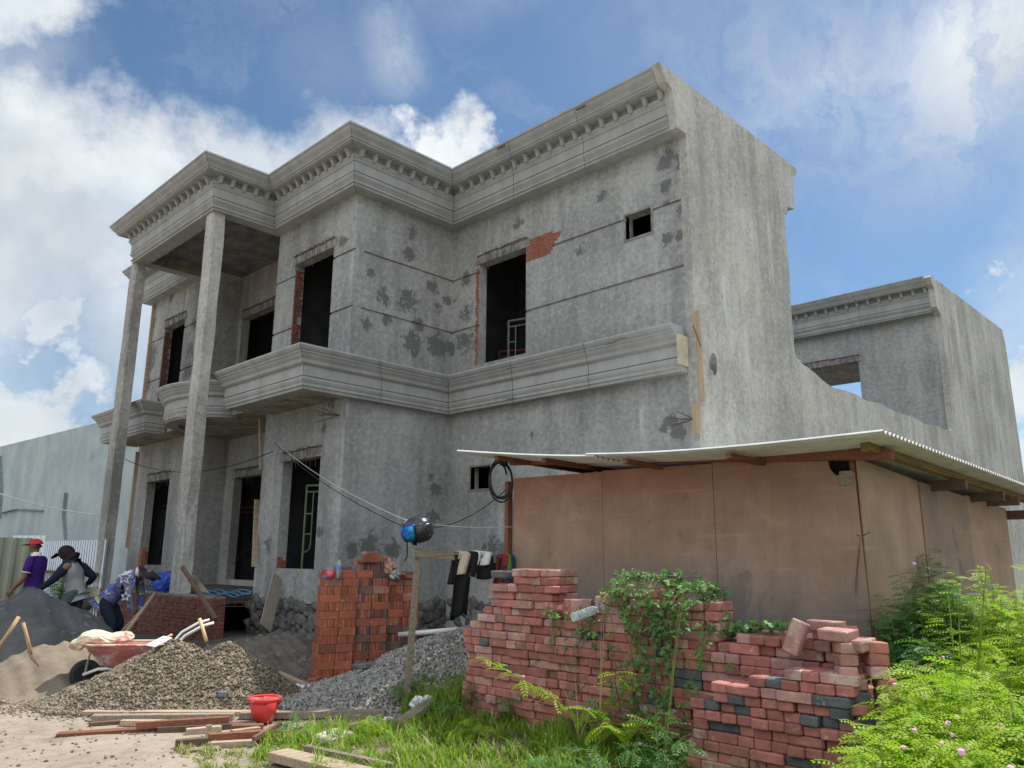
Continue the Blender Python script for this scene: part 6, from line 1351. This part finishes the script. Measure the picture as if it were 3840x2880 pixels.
# the long arching stem in front of the left pavers
p = G(1345, 1632, 0); q1 = AT(1040, 1418, 5.15)-p; q2 = AT(1180, 1500, 5.2)-p
shrub('flowering_weed', p, [(q1, .05), (AT(1330, 1450, 5.3)-p, .08), (AT(1260, 1530, 5.2)-p, .08), (AT(1400, 1560, 5.1)-p, .05), (AT(1300, 1570, 5.)-p, .06)], 'long arching weed with pink heads in front of the red pavers', 'weed', None, M['leaf'], 9, (1., 1.5), .05, .3, .006)
for px, py, h, ns, lab in ((1500, 1650, .42, 7, 'ferny weed at the foot of the nearest stack, left side'), (1560, 1640, .36, 6, 'ferny weed in front of the nearest stack'), (1750, 1600, .40, 7, 'ferny weed growing before the right columns of pavers'), (1820, 1640, .42, 9, 'ferny weed between the pavers and the thicket'), (1420, 1600, .5, 7, 'thin weed before the vine'), (1240, 1600, .3, 6, 'low weed in the grass before the wall')):
    p = AT(px, 1640, 4.1 if px > 1480 else 4.9); p.z = gz(p.x, p.y); shrub('ferny_weed', p, fan(ns, h, .2), lab, 'weed', 'weeds before the pavers', M['leaf_shade'] if px < 1700 else M['leaf'], 1, (1., 1.6))
for px, py, h, ns, lab in ((885, 1545, .30, 12, 'bushy weed around the foot of the post'), (935, 1535, .34, 14, 'bushy weed between the post and the pavers'), (975, 1520, .40, 16, 'bushy weed at the left end of the pavers'), (1000, 1560, .24, 10, 'low weed in front of the left paver end'), (640, 1590, .10, 8, 'low broad weed by the wood pile')):
    p = G(px, py); p.z = gz(p.x, p.y); shrub('bushy_weed', p, fan(ns, h, .17), lab, 'weed', 'weeds at the left end of the pavers', M['vine'], 0, (.8, 1.4), .03, .1)
for i, (px, py, h, ns, lab, mt) in enumerate(((1040, 1580, .34, 10, 'broad weed in the shade below the left paver end', 'leaf_shade'), (1110, 1600, .26, 9, 'small weed in the grass before the arching stem', 'vine'), (1180, 1590, .36, 9, 'bushy weed under the arching stem', 'leaf_shade'), (1290, 1600, .44, 12, 'tall weed between the arching stem and vine', 'leaf_shade'), (1380, 1610, .46, 12, 'tall dark weed below the vine', 'vine'), (1450, 1620, .36, 10, 'dark weed left of the nearest stack', 'leaf_shade'), (960, 1590, .20, 9, 'low weed beside the slanting plank', 'vine'), (800, 1600, .12, 8, 'low weed in the sunlit grass', 'leaf'), (1010, 1630, .14, 8, 'low sunlit weed at the bottom of the lawn', 'leaf'))):
    p = G(px, py); p.z = gz(p.x, p.y); shrub('grass_weed', p, fan(ns, h, .16), lab, 'weed', 'weeds in the shaded grass', M[mt], 0, (.7, 1.2), .026, .12)
# vine over the wall
def vine():
    t = thing('trifoliate_vine', 'green creeping vine with round leaflets hanging over the stacked pavers', 'vine', (4.6, 3.3, .15)); m = MB(); P = []; T = []; Nn = []
    def topz(y): return max([z for a, b, z in MAINP if a <= y < b] or [.4])
    def runner(pts, dens):
        m.tube(pts, .0028, 4, cap=False)
        for a, b in zip(pts, pts[1:]):
            L = (b-a).length
            for _ in range(max(1, int(L*dens))):
                p = a.lerp(b, random.random()); o = Vector((random.uniform(-.07, .0), random.uniform(-.05, .05), random.uniform(-.03, .05)))
                az = random.uniform(0, 2*PI); nrm = Vector((random.gauss(-.65, .3), random.gauss(-.1, .35), random.gauss(.7, .25))).normalized(); t0 = Vector((math.cos(az), math.sin(az), random.uniform(-.3, .3)))
                for k in range(3):
                    tt = Matrix.Rotation(rad((-75, 0, 75)[k]), 3, nrm) @ t0; P.append((p+o*.6)[:]); T.append(tt[:]); Nn.append((nrm+Vector((random.gauss(0, .15), random.gauss(0, .15), 0)))[:])
    def core(px): return random.gauss(px, 1)
    for k in range(46):
        y = random.choice((random.uniform(2.8, 3.8), random.uniform(2.7, 3.6), random.gauss(3.15, .2))); zt = topz(y)
        if zt < .5: continue
        pts = [Vector((4.95, y+random.uniform(-.2, .2), zt+.04)), Vector((4.72, y, zt+.05))]; z = zt; n = random.randint(3, 14); yy = y
        if random.random() < .35: n = random.randint(2, 5)
        for i in range(n):
            z -= random.uniform(.05, .10); yy += (3.15-yy)*.13+random.uniform(-.04, .04)
            if z < .16: break
            pts.append(Vector((4.655-random.uniform(0, .05)-.04*(1-abs(zt-z)), yy, z)))
        runner(pts, 11)
    for k in range(26):
        y = random.uniform(2.75, 3.65); z = topz(y)+.05; pts = []
        for i in range(7): pts.append(Vector((4.7+random.uniform(0, .3), y-.09*i+random.uniform(-.03, .03), topz(max(y-.09*i, 2.35))+.015+random.uniform(0, .03) if y-.09*i > 2.62 else .99)))
        runner(pts, 15)
    for k in range(34):
        y = random.uniform(2.75, 3.7); z = random.uniform(.25, .75); pts = [Vector((4.60-random.uniform(0, .10), y, z))]
        for i in range(random.randint(2, 5)): pts.append(pts[-1]+Vector((random.uniform(-.04, .02), random.uniform(-.09, .09), random.uniform(-.09, .02))))
        runner(pts, 9)
    for k in range(22):
        y = random.uniform(2.72, 3.75); z = topz(y)-random.uniform(0, .25); pts = [Vector((4.65-random.uniform(0, .06), y, z))]
        for i in range(random.randint(2, 5)): pts.append(pts[-1]+Vector((random.uniform(-.03, .02), random.uniform(-.10, .08), random.uniform(-.07, .03))))
        runner(pts, 9)
    for k in range(14):
        y = random.uniform(3.75, 4.2); pts = [Vector((4.66, y+random.uniform(-.05, .05), 1.05-.07*i)) for i in range(random.randint(2, 6))]; runner(pts, 9)
    m.build('stems', M['vinestem'], t, recalc=False)
    # rounded leaflet
    a = np.linspace(0, 2*PI, 9)[:-1]; lv = np.concatenate([[[.024, 0, .003]], np.stack([.024+.022*np.cos(a), .0175*np.sin(a), -.004*np.abs(np.sin(a))], 1)]); lf = np.array([[0, i+1, (i+1) % 8+1] for i in range(8)])
    V, Fq = scatter(lv, lf, np.array(P), frames(np.array(T), np.array(Nn)), RNG.uniform(.45, .85, len(P))); nmesh('foliage', V, Fq, M['vine'], t)
vine()
# grass stalks standing in front of the vine, dead seed heads
def stalks(label, base, tips, mat, r=.003, head=None):
    t = thing('grass_stalk', label, 'grass stalk', base); m = MB()
    for q in tips: m.tube(crv(base, q, -.06, 8), [r*(1-.7*i/8) for i in range(9)], 5)
    m.build('stalk', mat, t, recalc=False)
    if head:
        m = MB(); bv, bf = ico(1, .3)
        for q in tips:
            m = MB()
            for k in range(14): c = Vector(q)+Vector((random.gauss(0, .018), random.gauss(0, .018), random.uniform(-.11, .02))); m.add([c+Vector(v)*.008 for v in bv], [tuple(f) for f in bf])
            m.build('seed_head', mat, t)
b = OX(1437, 1640, 4.4); stalks('tall green grass stalk standing before the vine', b, [OX(1483, 1245, 4.5), OX(1470, 1300, 4.5)], M['stem'], .005)
b = OX(1295, 1600, 4.45); stalks('dry brown stalk with withered seed head before the pavers', b, [OX(1308, 1285, 4.6), OX(1300, 1310, 4.6)], M['drystem'], .003, True)
b = OX(1250, 1600, 4.3); stalks('bent straw coloured stalks in front of the red pavers', b, [OX(1240, 1440, 4.4), OX(1330, 1470, 4.4), OX(1210, 1480, 4.4)], M['drystem'], .003)
b = G(2075, 1650); b = AT(2075, 1600, 4.9); b.z = 0; stalks('long grass blades rising out of the flowering thicket', b, [AT(2130, 1230, 5.6), AT(2045, 1250, 5.6), AT(2070, 1310, 5.5), AT(2120, 1330, 5.4)], M['grass'], .008)
p = AT(132, 1300, 16); shrub('creeper_plant', (p.x, p.y, gz(p.x, p.y)), fan(12, 1.25, .22), 'dark creeper growing on the striped fence between the two men', 'plant', None, M['leaf_shade'], 0, (1.6, 2.6), .05)
p = AT(150, 1300, 15.6); shrub('creeper_plant', (p.x, p.y, gz(p.x, p.y)), fan(12, .75, .30), 'low dark plant at the foot of the striped fence', 'plant', None, M['leaf_shade'], 0, (1.6, 2.6), .05)
# straw, twigs and chips on the trodden earth
V_ = MB()
for _ in range(480):
    q = G(random.uniform(0, 900), random.uniform(1500, 1659))
    if random.random() > .35 and q.x < 3.2: continue
    a = random.uniform(0, PI); l = random.uniform(.02, .09); z = gz(q.x, q.y)+.006; d = Vector((math.cos(a), math.sin(a), random.uniform(-.05, .15)))*l
    V_.bar(Vector((q.x, q.y, z)), Vector((q.x, q.y, z))+d, random.uniform(.0015, .004), .002)
tag(V_.build('straw_litter', M['drystem'], None, recalc=False), kind='stuff')
print('clay', nclay, 'pavers', npav, 'fill', len(fill), 'objects', len(S.objects))
